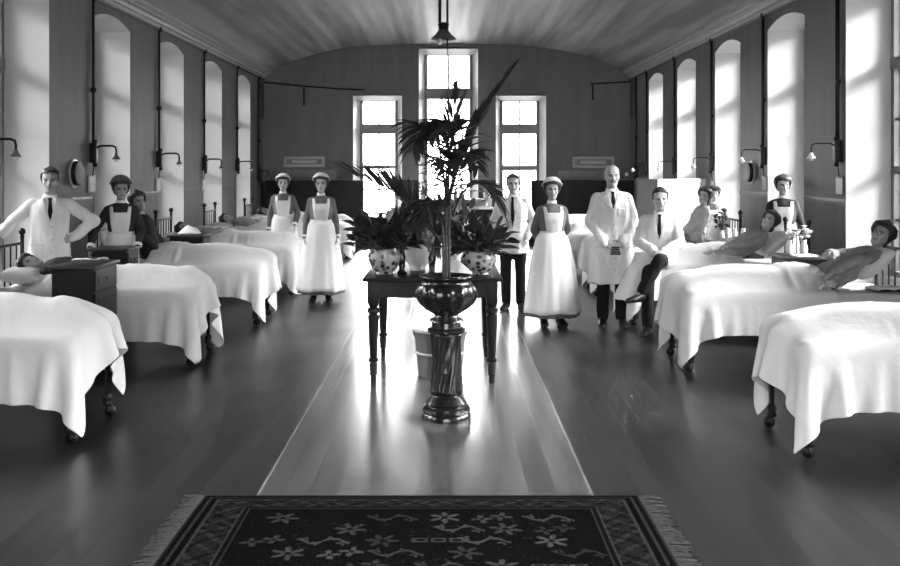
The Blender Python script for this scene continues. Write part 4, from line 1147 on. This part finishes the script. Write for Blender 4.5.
def bowl_plant(name, x, y, z, rad, h, potm, label, n, hr, ln, wd, seed, m='leaf', up=(.2, 1.3), shape='bowl', squash=1.0, cat='potted plant'):
    root = thing(name, (x, y, z), 0, label, cat, 'pot plants')
    p = MB()
    if shape == 'bowl':
        pr = [(0, 0), (.52, 0), (.56, .03), (.52, .08), (.78, .25), (.98, .55), (1.0, .72), (.86, .9), (.88, .97), (.96, 1.0), (.90, 1.0), (.80, .9), (.7, .88), (0, .88)]
    else:
        pr = [(0, 0), (.7, 0), (.72, .03), (.9, .8), (1.0, .82), (1.0, 1.0), (.93, 1.0), (.86, .88), (0, .88)]
    p.lathe([(r * rad, q * h) for r, q in pr], seg=30); p.build('pot', M[potm], root, angle=60)
    leafy(root, (0, 0), n, hr, ln, wd, seed, h * .88, 2.2, m, up, squash=squash)
    return root
ZT = .886
r0 = bowl_plant('potted_plant', at(384, 8.55), 8.62, ZT, .145, .225, 'china', 'bushy dark plant in a patterned china bowl on the left of the table', 150, .30, .15, .085, 21, up=(.1, 1.35))
r1 = bowl_plant('potted_plant', at(479, 8.55), 8.60, ZT, .155, .205, 'china', 'bushy plant in a flower-patterned bowl on the right of the table', 130, .27, .15, .08, 22, up=(.1, 1.3))
r2 = bowl_plant('potted_plant', at(418, 8.9), 8.95, ZT, .12, .24, 'porcelain', 'plant in a white fluted pot at the middle of the table', 110, .34, .18, .085, 23, up=(.3, 1.45))
r3 = bowl_plant('potted_plant', at(452, 9.3), 9.35, ZT, .11, .20, 'porcelain', 'spreading plant in a white pot at the back of the table', 50, .45, .22, .06, 24, m='paleleaf', up=(.4, 1.4))
for px, d, lab in ((402, 8.62, 'slender dark vase between the china bowl and the fluted pot'), (432, 8.5, 'slender dark vase just left of the palm stem')):
    v = MB(); v.lathe([(0, 0), (.04, 0), (.045, .01), (.022, .04), (.03, .1), (.034, .15), (.02, .19), (.028, .21), (.022, .21), (.014, .19), (0, .18)], seg=20)
    root = thing('vase', (at(px, d), d, ZT), 0, lab, 'vase', 'slender vases'); v.build('body', M['glaze'], root, angle=60)
    leafy(root, (0, 0), 9, .14, .12, .05, int(px), .2, 1.6, 'paleleaf', up=(.7, 1.5))
cl = MB()
n = 18
def clf(u, v): return (-.11 + .22 * u + .008 * math.sin(9 * v), -.06 + .12 * v * (1 - .3 * u) + .01 * math.sin(7 * u), .012 + .13 * math.exp(-((v - .5) * 3) ** 2 - ((u - .4) * 2) ** 2) + .006 * math.sin(14 * u + 5 * v))
cl.grid(clf, n, n); o = cl.build('folded_napkin', M['sheet']); solidify(o, .01, 0); o.location = (at(458, 8.42), 8.44, ZT)
tag(o, 'crumpled white cloth on the table beside the right-hand china bowl', 'cloth')

# sideboard beneath the middle window
def sideboard():
    y = 21.9; x0, x1 = at(404, y), at(493, y)
    root = thing('sideboard', ((x0 + x1) / 2, y, 0), 0, 'dark sideboard standing below the tall middle window', 'sideboard'); w = (x1 - x0) / 2
    b = MB(); b.box(-w + .03, w - .03, -.22, .25, .08, .90, .004); b.box(-w + .05, w - .05, -.20, .23, 0, .08); b.build('carcass', M['partition'], root, smooth=False)
    t = MB(); t.box(-w, w, -.26, .26, .90, .94, .008); t.build('top', M['frameboard'], root)
    for k in range(4):
        a = -w + .05 + k * (2 * w - .1) / 4; c = a + (2 * w - .1) / 4 - .02
        d = MB(); d.box(a, c, -.238, -.22, .11, .87, .004); d.box(a + .07, c - .07, -.246, -.236, .18, .80, .004); dd = d.build('door', M['partition'], root, smooth=False)
        q = MB(); q.ell((c - .035, -.25, .52), (.014, .016, .014)); q.build('knob', M['brass'], dd)
    root2 = thing('glazed_case', ((x0 + x1) / 2, y, .94), 0, 'low glass-fronted case lying along the sideboard top', 'display case')
    fr = MB(); w2 = w - .03
    for z in (0, .165): fr.box(-w2, w2, -.14, .14, z, z + .025, .003)
    for k in range(5):
        xx = -w2 + k * (2 * w2 - .03) / 4; fr.box(xx, xx + .03, -.14, -.115, .02, .17)
    fr.box(-w2, w2, .12, .14, .02, .17); fr.build('case_frame', M['enamelrim'], root2, smooth=False)
    gl = MB(); gl.box(-w2 + .01, w2 - .01, -.130, -.124, .02, .168); gl.build('glass_front', M['glass'], root2, smooth=False)
    rng = random.Random(4)
    for k in range(9):
        h = rng.uniform(.08, .13); r = rng.uniform(.022, .035)
        bo = MB(); bo.lathe([(0, 0), (r, 0), (r, h * .62), (r * .4, h * .75), (r * .4, h * .95), (r * .5, h * .95), (r * .5, h), (0, h)], seg=14)
        o = bo.build('medicine_bottle', M['porcelain' if k % 3 else 'glaze'], angle=50); o.location = ((x0 + x1) / 2 - w2 + .12 + k * (2 * w2 - .24) / 8, y + .01, .966)
        tag(o, 'small medicine bottle inside the case, %s from its left end' % (ordinal(k) if k < 8 else 'last'), 'bottle', 'bottles in the glazed case')
    for px, sd, nn, hr, lab in ((424, 31, 40, .20, 'small plant on the glazed case, left of the palm stem'), (462, 32, 40, .22, 'small plant on the glazed case, right of the palm stem'), (487, 33, 34, .24, 'small plant at the right end of the glazed case')):
        bowl_plant('potted_plant', at(px, y), y, 1.131, .085, .12, 'china', lab, nn, hr, .12, .05, sd, 'paleleaf', shape='pot')
sideboard()

# bedside lockers
def locker(x0, x1, y0, y1, h, label, facem='wood', side_m='woodface'):
    cx, cy = (x0 + x1) / 2, (y0 + y1) / 2; w, d = (x1 - x0) / 2, (y1 - y0) / 2
    root = thing('bedside_locker', (cx, cy, 0), 0, label, 'locker', 'bedside lockers')
    t = MB(); t.box(-w - .03, w + .03, -d - .03, d + .03, h - .026, h, .006); t.build('top', M['woodtop'], root)
    b = MB(); b.box(-w, w, -d, d, .10, h - .026)
    for x in (-w, w - .05):
        for y in (-d, d - .05): b.box(x, x + .05, y, y + .05, 0, .10)
    b.build('carcass', M[facem], root, smooth=False)
    sx = 1 if cx < 0 else -1; X = sx * w                     # the side turned to the aisle holds drawer and door
    def face(name, za, zb):
        p = MB(); a, c = sorted((X, X + sx * .016)); p.box(a, c, -d + .025, d - .025, za, zb, .004); a, c = sorted((X + sx * .012, X + sx * .022)); p.box(a, c, -d + .08, d - .08, za + .05, zb - .05, .003)
        o = p.build(name, M[side_m], root, smooth=False)
        k = MB(); k.ell((X + sx * .034, 0 if name == 'drawer' else d - .06, (za + zb) / 2), (.014, .013, .013)); k.build('knob', M['brass'], o)
    face('drawer', h - .21, h - .045); face('door', .13, h - .235)
    return root
locker(-3.28, -2.94, 8.30, 8.88, .985, 'dark wooden locker nearest the camera on the left', side_m='woodface')
locker(-3.72, -3.36, 10.48, 10.86, .955, 'dark wooden locker in front of the leaning nurse on the left')
locker(-3.62, -3.2, 13.05, 13.45, .92, 'dark wooden locker with a white bundle on it')
LR = locker(3.42, 3.80, 10.02, 10.52, .905, 'dark wooden locker with flowers and paper, in front of the reclining girl')
locker(3.50, 3.92, 13.0, 13.4, .83, 'dark low locker carrying the white jars')
locker(3.56, 3.80, 14.92, 15.20, .84, 'dark locker standing before the white screen on the right')
b = MB(); b.grid(lambda u, v: (-.13 + .26 * u, -.1 + .2 * v, .008 + .10 * (math.sin(PI * u) * math.sin(PI * v)) ** .6 + .01 * math.sin(11 * u + 7 * v) * math.sin(PI * u) * math.sin(PI * v)), 20, 20)
o = b.build('linen_bundle', M['sheet']); solidify(o, .008, 0); o.location = (-3.41, 13.25, .921); tag(o, 'white linen bundle on a locker of the left row', 'linen')
p = MB(); p.box(-.11, .11, -.08, .08, 0, .012, .002); o = p.build('folded_paper', M['white']); o.location = (3.62, 10.15, .906); o.rotation_euler = (0, 0, .2); tag(o, 'white folded paper on the locker in front of the girl', 'paper')
def flowers(x, y, z, label, seed, m='petal', hgt=.15, n=12, vm='porcelain', spread=.09, top=.14):
    root = thing('vase_of_flowers', (x, y, z), 0, label, 'flowers', 'vases of flowers')
    v = MB(); v.lathe([(0, 0), (.035, 0), (.045, .04), (.04, .09), (.025, hgt - .03), (.034, hgt), (.028, hgt), (.02, hgt - .03), (0, hgt - .05)], seg=18); v.build('vase', M[vm], root, angle=60)
    rng = random.Random(seed); st = MB(); fl = MB()
    for k in range(n):
        a = rng.uniform(0, 6.28); r = spread * math.sqrt(rng.random()); e = Vector((r * math.cos(a), r * math.sin(a), hgt + top * rng.uniform(.15, 1) * (1.15 - .5 * r / spread)))
        st.tube([(0, 0, hgt - .03), e * .5 + Vector((0, 0, hgt * .45)), e], .003, 5, False)
        for q in range(7):
            b = 2 * PI * q / 7; leaf(fl.bm, e, (math.cos(b), math.sin(b), .55), .042, .026, 6, 0, 4, .3)
        fl.ell(e + Vector((0, 0, .008)), (.019, .019, .016), seg=8)
    st.build('stems', M['stem'], root); fl.build('blossoms', M[m], root, fix=False)
flowers(3.70, 10.38, .905, 'vase of pale flowers at the wall end of the locker near the girl', 41)
flowers(3.56, 10.40, .905, 'vase of pale flowers beside the folded paper', 42, top=.10)
flowers(3.64, 13.25, .83, 'vase of dark flowers behind the white jars', 43, 'darkpetal', n=26, spread=.10, top=.26)
for k, px in enumerate((728, 735, 743)):
    j = MB(); j.lathe([(0, 0), (.030, 0), (.033, .005), (.033, .135), (.026, .15), (.028, .155), (.028, .18), (0, .185)], seg=18)
    o = j.build('white_jar', M['porcelain'], angle=50); o.location = (at(px, 13.08), 13.08, .83); tag(o, 'tall white jar on the low locker, %s of three from the left' % ordinal(k), 'jar', 'white jars')
# bouquet and book on the second right bed
def top_z(x, y, z0=1.6):
    h = SC.ray_cast(bpy.context.evaluated_depsgraph_get(), Vector((x, y, z0)), Vector((0, 0, -1))); return h[1].z if h[0] else .8
def bouquet():
    bx_, by_ = at(829, 8.76), 8.82
    root = thing('bouquet', (bx_, by_, top_z(bx_, by_) + .01), 0, 'small posy of pale flowers by the reclining woman\'s hand', 'flowers')
    rng = random.Random(9); fl = MB(); st = MB()
    for k in range(15):
        e = Vector((rng.uniform(-.085, .06), rng.uniform(-.055, .055), rng.uniform(.02, .09)))
        if k < 7: st.tube([(.10, .01 * (k - 3), .0), (.05, .006 * (k - 3), .012), e], .003, 5, False)
        fl.ell(e, (.022, .022, .018), seg=8)
        for q in range(7):
            b = 2 * PI * q / 7; leaf(fl.bm, e, (math.cos(b), math.sin(b), .3), .036, .026, 6, 0, 4, .3)
    st.build('stems', M['stem'], root); fl.build('blossoms', M['petal'], root, fix=False)
bouquet()
bk = thing('open_book', (at(888, 8.87), 8.89, MT + .012), .12, 'open white book lying on the bed at the right edge', 'book')
for sg in (-1, 1):
    p = MB(); p.grid(lambda u, v: (sg * .15 * u, -.11 + .22 * v, .014 + .022 * math.sin(PI * (u * .8 + .1)) * (1 - .3 * u)), 12, 4); o = p.build('page_block', M['white'], bk); solidify(o, .014, -1)
p = MB(); p.box(-.16, .16, -.115, .115, -.004, .001); p.build('cover', M['darkdress'], bk, smooth=False)

# folding screens and wooden partitions near the back
def screen(name, pts, h, mats, label, cat, panelled=False, z0=.06, frm='frame'):
    root = thing(name, (pts[0][0], pts[0][1], 0), 0, label, cat)
    for k, (a, b) in enumerate(zip(pts, pts[1:])):
        L = math.hypot(b[0] - a[0], b[1] - a[1]); an = math.atan2(b[1] - a[1], b[0] - a[0])
        p = MB(); p.box(.03, L - .03, -.008, .008, z0 + .04, h - .03)
        if panelled:
            for q in range(2):
                zz = z0 + .12 + q * (h - .2) / 2; p.box(.10, L - .10, -.018, .018, zz, zz + (h - .2) / 2 - .12, .006)
        fr = MB()
        for x in (0.002, L - .037): fr.box(x, x + .035, -.016, .016, 0, h, .003)
        for z in (z0, h - .035): fr.box(.0, L, -.015, .015, z, z + .035, .003)
        o = p.build('panel', M[mats[k]], root, smooth=False); f_ = fr.build('panel_frame', M[frm if panelled else mats[k]], o, smooth=False)
        for w in (o,): w.location = (a[0] - pts[0][0], a[1] - pts[0][1], 0); w.rotation_euler = (0, 0, an)
    return root
screen('folding_screen', [(at(637, 16.15), 16.15), (at(657, 15.02), 15.02), (at(705, 16.1), 16.1)], 1.63, ['screengrey', 'screenwhite'], 'tall white and grey folding screen behind the seated man', 'screen')
y = 22.75
screen('wooden_partition', [(at(266, y), y), (at(292, y), y - .02), (at(327, y), y), (at(364, y), y - .04)], 1.52, ['partition'] * 3, 'dark wooden partition along the back wall on the left', 'partition', True, frm='partition')
screen('wooden_partition', [(at(531, y), y), (at(566, y), y - .02), (at(601, y), y), (at(634, y), y - .03)], 1.52, ['partition'] * 3, 'dark wooden partition along the back wall on the right', 'partition', True, frm='partition')

# boards on the back wall
def board(x0, x1, z0, z1, label):
    root = thing('notice_board', ((x0 + x1) / 2, YB - .001, (z0 + z1) / 2), 0, label, 'board', 'framed boards'); w, h = (x1 - x0) / 2, (z1 - z0) / 2
    b = MB(); b.box(-w + .02, w - .02, -.03, 0, -h + .02, h - .02); b.build('board', M['board'], root, smooth=False)
    f_ = MB(); t = .06
    f_.box(-w, w, -.05, 0, h - t, h, .006); f_.box(-w, w, -.05, 0, -h, -h + t, .006); f_.box(-w, -w + t, -.05, 0, -h, h, .006); f_.box(w - t, w, -.05, 0, -h, h, .006)
    f_.build('board_frame', M['frameboard'], root)
    l = MB(); l.box(-w * .6, w * .6, -.036, -.028, -h * .28, h * .28, .003); l.build('plate', M['frameboard'], root)
k = 23.1 / 1000
board((284 - 447) * k, (325 - 447) * k, 1.8 + .001 * 23.1, 1.8 + 11.5 * k, 'framed board on the back wall above the two nurses')
board((572 - 447) * k, (614 - 447) * k, 1.8 + 0.0 * k, 1.8 + 11.5 * k, 'framed board on the back wall left of the bald man\'s head')
b = MB(); b.box(-.6, .6, -.03, 0, -.12, .12, .006); o = b.build('lintel_panel', M['board']); o.location = ((584 - 447) * k, YB - .001, 1.8 - 8 * k); tag(o, 'pale plain panel below the framed board on the right', 'panel')
b = MB(); b.box(-.7, .7, -.03, 0, -.11, .11, .006); o = b.build('lintel_panel', M['board']); o.location = ((306 - 447) * k, YB - .001, 1.8 - 6.5 * k); tag(o, 'pale plain panel below the framed board on the left', 'panel')
o = None
for sg, lab in ((-1, 'dark tall wall ventilator in the far left corner'), (1, 'dark tall wall ventilator in the far right corner')):
    root = thing('wall_ventilator', (sg * (W - .001), 22.72, 3.3), 0, lab, 'ventilator')
    v = MB(); a, c = sorted((0, -sg * .06)); v.box(a, c, -.14, .14, -.38, .42, .01); v.build('body', M['darktrim'], root)
    v = MB()
    for q in range(9): a, c = sorted((-sg * .055, -sg * .07)); v.box(a, c, -.11, .11, -.32 + q * .08, -.28 + q * .08)
    v.build('louvre', M['iron'], root, smooth=False)

# conduits along the cornice and down the piers
def pipe(pts, r, label, joints=()):
    m = MB(); m.tube(pts, r, 8, False)
    for j in joints: m.ell(j, (r * 2.1, r * 2.1, r * 2.5))
    return tag(m.build('conduit', M['iron']), label, 'conduit', 'wall conduits')
PL = [11.93, 14.66, 17.39, 20.12, 22.4]; PR = [10.78, 13.33, 15.93, 18.53, 21.13]
PL = [9.18] + PL
zc = 3.83
pipe([(-W + .045, YF + .05, zc), (-W + .045, YB - .05, zc)], .016, 'dark conduit running under the left cornice', [(-W + .045, y, zc) for y in PL])
pipe([(W - .045, YF + .05, zc), (W - .045, YB - .05, zc)], .016, 'dark conduit running under the right cornice', [(W - .045, y, zc) for y in PR])
pipe([(-W + .02, YB - .03, 3.78), (-3.3, YB - .03, 3.69), (-2.4, YB - .03, 3.62), (-1.9, YB - .03, 3.60)], .018, 'dark conduit sagging across the back wall above the left window')
pipe([(W - .02, YB - .03, 3.79), (3.3, YB - .03, 3.74)], .018, 'short dark conduit on the back wall near the right corner')
pipe([(-3.3, YB - .03, 3.66), (-3.3, YB - .03, 3.24)], .02, 'dark drop pipe on the back wall, left side')
pipe([(3.36, YB - .03, 3.72), (3.36, YB - .03, 3.36)], .02, 'dark drop pipe on the back wall, right side')
def wall_lamp(sg, y, nth, arm, zb, chart=True):
    side = 'left' if sg < 0 else 'right'
    top = zc if nth >= 0 else zc
    pipe([(sg * (W - .03), y, zc), (sg * (W - .03), y, zb + .05)], .017 if sg < 0 else .014, 'dark vertical conduit on the %s wall, %s from the camera' % (side, ordinal(nth)), [(sg * (W - .03), y, zb + .75)])
    if sg > 0: pipe([(sg * (W - .03), y + .06, zc), (sg * (W - .03), y + .06, zb + .05)], .011, 'thin twin conduit on the right wall beside the %s thick one' % ordinal(nth))
    root = thing('wall_lamp', (sg * (W - .001), y, zb), 0, '%s wall lamp from the camera on the %s wall, on a bent arm' % (ordinal(nth).capitalize(), side), 'wall lamp', 'bracket lamps')
    s = -sg
    j = MB(); a, c = sorted((0, s * .075)); j.box(a, c, -.045, .045, -.12, .12, .012); j.ell((s * .05, 0, .13), (.03, .03, .03)); j.ell((s * .05, 0, -.14), (.028, .028, .03)); j.build('junction_box', M['iron'], root)
    A = MB(); pts = [(s * .05, 0, .05), (s * .12, -.01, .085), (s * (arm - .05), -.02, .085), (s * (arm - .01), -.02, .07), (s * arm, -.02, .03), (s * arm, -.02, -.02)]
    A.tube(pts, .0125 if sg < 0 else .007, 8); A.build('arm', M['iron'], root)
    S = MB(); S.lathe([(.0, 0), (.018, 0), (.022, -.02), (.05, -.06), (.046, -.062), (.015, -.022), (0, -.02)], (s * arm, -.02, -.015), 16); sh = S.build('lamp_shade', M['tin' if sg < 0 else 'white'], root)
    B = MB(); B.ell((s * arm, -.02, -.075), (.024, .024, .032)); B.build('bulb', M['bulb'], root)
    if chart:
        c = thing('bed_chart', (sg * (W - .002), y, zb - .37), 0, 'white card chart hung below the %s wall lamp on the %s' % (ordinal(nth), side), 'chart', 'bed charts')
        p = MB(); a, q = sorted((0, s * .02)); p.box(a, q, -.10, .10, -.10, .10, .004); p.build('backing', M['darktrim'] if sg > 0 else M['frameboard'], c)
        p = MB(); a, q = sorted((s * .02, s * .024)); p.box(a, q, -.085, .085, -.09, .08); p.build('card', M['white'], c, smooth=False)
        p = MB(); p.tube([(s * .02, 0, .10), (s * .03, 0, .16), (s * .03, 0, .22)], .006, 6); p.build('hook', M['iron'], c)
for i, y in enumerate(PL): wall_lamp(-1, y, i, (.30, .31, .33, .33, .32, .25)[i], (1.98, 1.98, 1.93, 1.87, 1.85, 1.66)[i], chart=i < 4 and i > 0)
for i, y in enumerate(PR): wall_lamp(1, y, i, .33, (1.98, 1.96, 1.88, 1.84, 1.82)[i], chart=i < 4)
wall_lamp(1, 22.3, 5, .25, 1.72, chart=False)
for sg, y, lab in ((-1, 11.40, 'round dark wall plaque with pale rim behind the man with hand on hip'), (1, 13.95, 'round dark wall plaque with pale rim on the right wall')):
    root = thing('wall_plaque', (sg * (W - .001), y, 1.74), 0, lab, 'plaque'); s = -sg; r = .17 if sg < 0 else .165
    for nm, rr, d, m_ in (('rim', r, .012, 'enamelrim'), ('face', r - .03, .06, 'darkglass')):
        q = MB(); q.loft([[(s * dd, k_ * math.cos(2 * PI * a / 28), k_ * math.sin(2 * PI * a / 28)) for a in range(28)] for k_, dd in ((rr, 0), (rr, d * .7), (rr * .93, d), (rr * .5, d * 1.1))]); q.build(nm, M[m_], root, angle=50)

# pendant lamp
def pendant():
    y = 14.0; x = at(443.5, y); root = thing('pendant_lamp', (x, y, 3.60), 0, 'pendant lamp with conical tin shade hanging on two dark rods', 'pendant lamp'); zt = vault(x) - 3.60
    for q, dx in enumerate((-.052, .055)):
        m = MB(); m.tube([(dx, 0, .20), (dx, 0, zt)], .022 if q == 0 else .016, 8, False); m.build('rod', M['iron'], root)
    c = MB(); c.lathe([(0, .235), (.06, .235), (.085, .215), (.075, .19), (.07, .13), (.08, .12), (0, .12)], seg=20); c.build('collar', M['iron'], root, angle=50)
    s = MB(); s.lathe([(.062, .17), (.075, .12), (.12, .06), (.175, .015), (.182, .0), (.176, .0), (.165, .015), (.11, .06), (.06, .115), (.05, .17)], seg=32); s.build('lamp_shade', M['tin'], root)
    b = MB(); b.ell((-.05, 0, -.03), (.04, .04, .045)); b.build('bulb', M['bulb'], root)
    d = MB(); d.tube([(.055, 0, .1), (.055, 0, -.12)], .012, 6); d.tube([(.055, 0, -.1), (.056, 0, -1.0)], .004, 6); d.ell((.056, 0, -1.02), (.012, .012, .03)); d.build('pull_cord', M['iron'], root)
    r = MB(); r.lathe([(0, zt + .02), (.12, zt + .02), (.12, zt - .02), (.07, zt - .05), (0, zt - .05)], seg=20); r.build('ceiling_plate', M['iron'], root)
pendant()

# ------------------------------------------------------------------ rug
def rug():
    x0, x1, y0, y1 = -1.33, 1.05, 3.3, 5.47
    root = thing('rug', ((x0 + x1) / 2, (y0 + y1) / 2, 0), 0, 'dark oriental rug with floral field and fringed ends in the foreground', 'rug')
    nx, ny = 300, 270; w, h = (x1 - x0) / 2, (y1 - y0) / 2
    gx = np.linspace(-w, w, nx); gy = np.linspace(-h, h, ny); X, Y = np.meshgrid(gx, gy, indexing='ij')
    dx_ = w - np.abs(X); dy_ = h - np.abs(Y)
    v = np.full(X.shape, .008)
    rng = np.random.default_rng(5)
    # field: rosettes, bars, and branching sprays set out in rows
    def flower(cx, cy, r, petals, ph, val):
        a = np.arctan2((Y - cy), X - cx); rr = np.hypot(X - cx, Y - cy)
        m = (rr < r * (.62 + .38 * np.cos(petals * a + ph))) & (rr > r * .20); v[m] = val
    def ring(cx, cy, a, b, t, val):
        q = np.maximum(np.abs(X - cx) / a, np.abs(Y - cy) / b); v[(q < 1) & (q > 1 - t)] = val
    for j, cy in enumerate(np.arange(h - .36, -h + .3, -.155)):
        for i, cx in enumerate(np.arange(-w + .46, w - .4, .27)):
            k = (i * 7 + j * 5) % 6; ox = .10 * (j % 2) + rng.uniform(-.05, .05); cy_ = cy + rng.uniform(-.025, .025); val = rng.uniform(.025, .075)
            if rng.random() < .22: continue
            if k in (0, 3): flower(cx + ox, cy, .085, 6, rng.uniform(0, 6), val)
            elif k == 1:
                for t in (-.09, 0, .09): ring(cx + ox + t, cy, .038, .028, .5, val)
            elif k == 4:
                for t in (-1, 1): flower(cx + ox + t * .05, cy + .02 * t, .06, 4, .8 * t, val)
            else:
                a = X - cx - ox; b = Y - cy
                m = (np.abs(b - .03 * np.sin(a * 34)) < .011) & (np.abs(a) < .13); v[m] = val
                for t in (-.09, -.03, .03, .09): flower(cx + ox + t, cy + .03 * np.sign(np.sin(t * 60)), .028, 3, t * 40, val)
    # small speckle in the field
    for _ in range(260):
        flower(rng.uniform(-w + .36, w - .36), rng.uniform(-h + .34, h - .3), rng.uniform(.008, .018), 2, rng.uniform(0, 6), rng.uniform(.012, .028))
    dmin = np.minimum(dx_ , dy_ * 1.35)
    bd = dmin < .30; v[bd] = .018
    main = (dmin > .10) & (dmin < .26)
    s_ = np.where(dx_ < dy_ * 1.35, Y, X)
    pat = np.sin(s_ * 46 + 2 * np.sin(s_ * 11)) * np.cos((dmin - .18) * 42 + np.sin(s_ * 19)) + .7 * np.sin(s_ * 83 + 1) * np.sin((dmin - .1) * 90 + np.cos(s_ * 31))
    v[main] = np.where(pat > .62, .040, np.where(pat < -.5, .011, .020))[main]
    for a, b, val in ((0, .018, .03), (.018, .045, .008), (.045, .056, .04), (.056, .095, .007), (.095, .104, .05), (.262, .270, .06), (.270, .29, .009), (.29, .297, .04)): v[(dmin >= a) & (dmin < b)] = val
    Z = .012 + .0025 * np.sin(X * 5 + 1) * np.sin(Y * 3)
    edge = (dx_ < .001) | (dy_ < .001); Z[edge] = .001
    P = np.stack([X, Y, Z], -1); me = sheet_mesh(P, 'rug'); at_ = me.color_attributes.new('col', 'FLOAT_COLOR', 'POINT')
    c = np.ones((nx * ny, 4)); c[:, :3] = v.reshape(-1, 1) * .55; at_.data.foreach_set('color', c.ravel())
    link('pile', me, M['rug'], root)
    rg = random.Random(3)
    for sg in (-1, 1):
        m = MB(); y = -h + .01
        while y < h - .005:
            l = rg.uniform(.07, .115); a = rg.uniform(-.025, .025)
            m.tube([(sg * (w - .01), y, .008), (sg * (w + l * .5), y + a * .5 + rg.uniform(-.006, .006), .009), (sg * (w + l), y + a, .004)], [.0055, .005, .003], 5); y += .0125
        m.build('fringe', M['fringe'], root)
rug()

# ------------------------------------------------------------------ daylight
wd = bpy.data.worlds.new('overcast_sky'); SC.world = wd; wd.use_nodes = True; nt = wd.node_tree
bg = nt.nodes['Background']; tc = N(nt, 'ShaderNodeTexCoord'); sp = N(nt, 'ShaderNodeSeparateXYZ'); nt.links.new(tc.outputs['Generated'], sp.inputs[0])
def mrange(src, f0, f1, t0, t1, smooth=True):
    n = N(nt, 'ShaderNodeMapRange'); n.interpolation_type = 'SMOOTHSTEP' if smooth else 'LINEAR'
    for k, v in (('From Min', f0), ('From Max', f1), ('To Min', t0), ('To Max', t1)): n.inputs[k].default_value = v
    nt.links.new(src, n.inputs['Value']); return n.outputs[0]
def mth(op, a, b):
    n = N(nt, 'ShaderNodeMath', operation=op)
    for i, q in enumerate((a, b)):
        if isinstance(q, (int, float)): n.inputs[i].default_value = q
        else: nt.links.new(q, n.inputs[i])
    return n.outputs[0]
# overcast sky: buildings close the low horizon on both long sides, the sunny side (right) is brighter; open horizon at the gable end
side = mrange(sp.outputs['X'], -.8, .8, .72, 2.4)
elev = mrange(sp.outputs['Z'], .16, .55, .03, 2.2)
gable = mrange(sp.outputs['Y'], .93, .975, 0.0, 1.0)
front = mrange(sp.outputs['Y'], -.955, -.90, 1.0, 0.0)  # bright low band behind the camera, added as frontal light through the front windows
ground = mrange(sp.outputs['Z'], -.25, .0, .45, 1.0)
lat = mth('MULTIPLY', mth('MULTIPLY', side, elev), mrange(sp.outputs['Y'], .30, .80, 1.0, 3.0))
sky = mth('ADD', mth('MULTIPLY', front, mth('MULTIPLY', ground, .85)), mth('ADD', mth('MULTIPLY', lat, mth('SUBTRACT', 1.0, gable)), mth('MULTIPLY', gable, mth('MULTIPLY', ground, 1.3))))
bg.inputs['Color'].default_value = (1, 1, 1, 1); nt.links.new(mth('MULTIPLY', sky, 9.0), bg.inputs['Strength'])

# ------------------------------------------------------------------ camera
cam = bpy.data.cameras.new('camera'); co_ = bpy.data.objects.new('camera', cam); COL.objects.link(co_); SC.camera = co_
co_.location = (0, 0, 1.8); co_.rotation_euler = (PI / 2, 0, 0)
cam.sensor_width = 36; cam.lens = 40; cam.shift_x = 3 / 900; cam.shift_y = -115 / 900; cam.clip_end = 200
SC.view_settings.view_transform = 'Standard'; SC.view_settings.look = 'None'; SC.view_settings.gamma = 1; SC.view_settings.use_curve_mapping = False
SC.view_settings.exposure = 1.8
SC.cycles.max_bounces = 10; SC.cycles.diffuse_bounces = 7; SC.cycles.glossy_bounces = 4; SC.cycles.transparent_max_bounces = 10
SC.cycles.caustics_reflective = False; SC.cycles.caustics_refractive = False
SC.cycles.use_denoising = True; SC.cycles.sample_clamp_indirect = 6
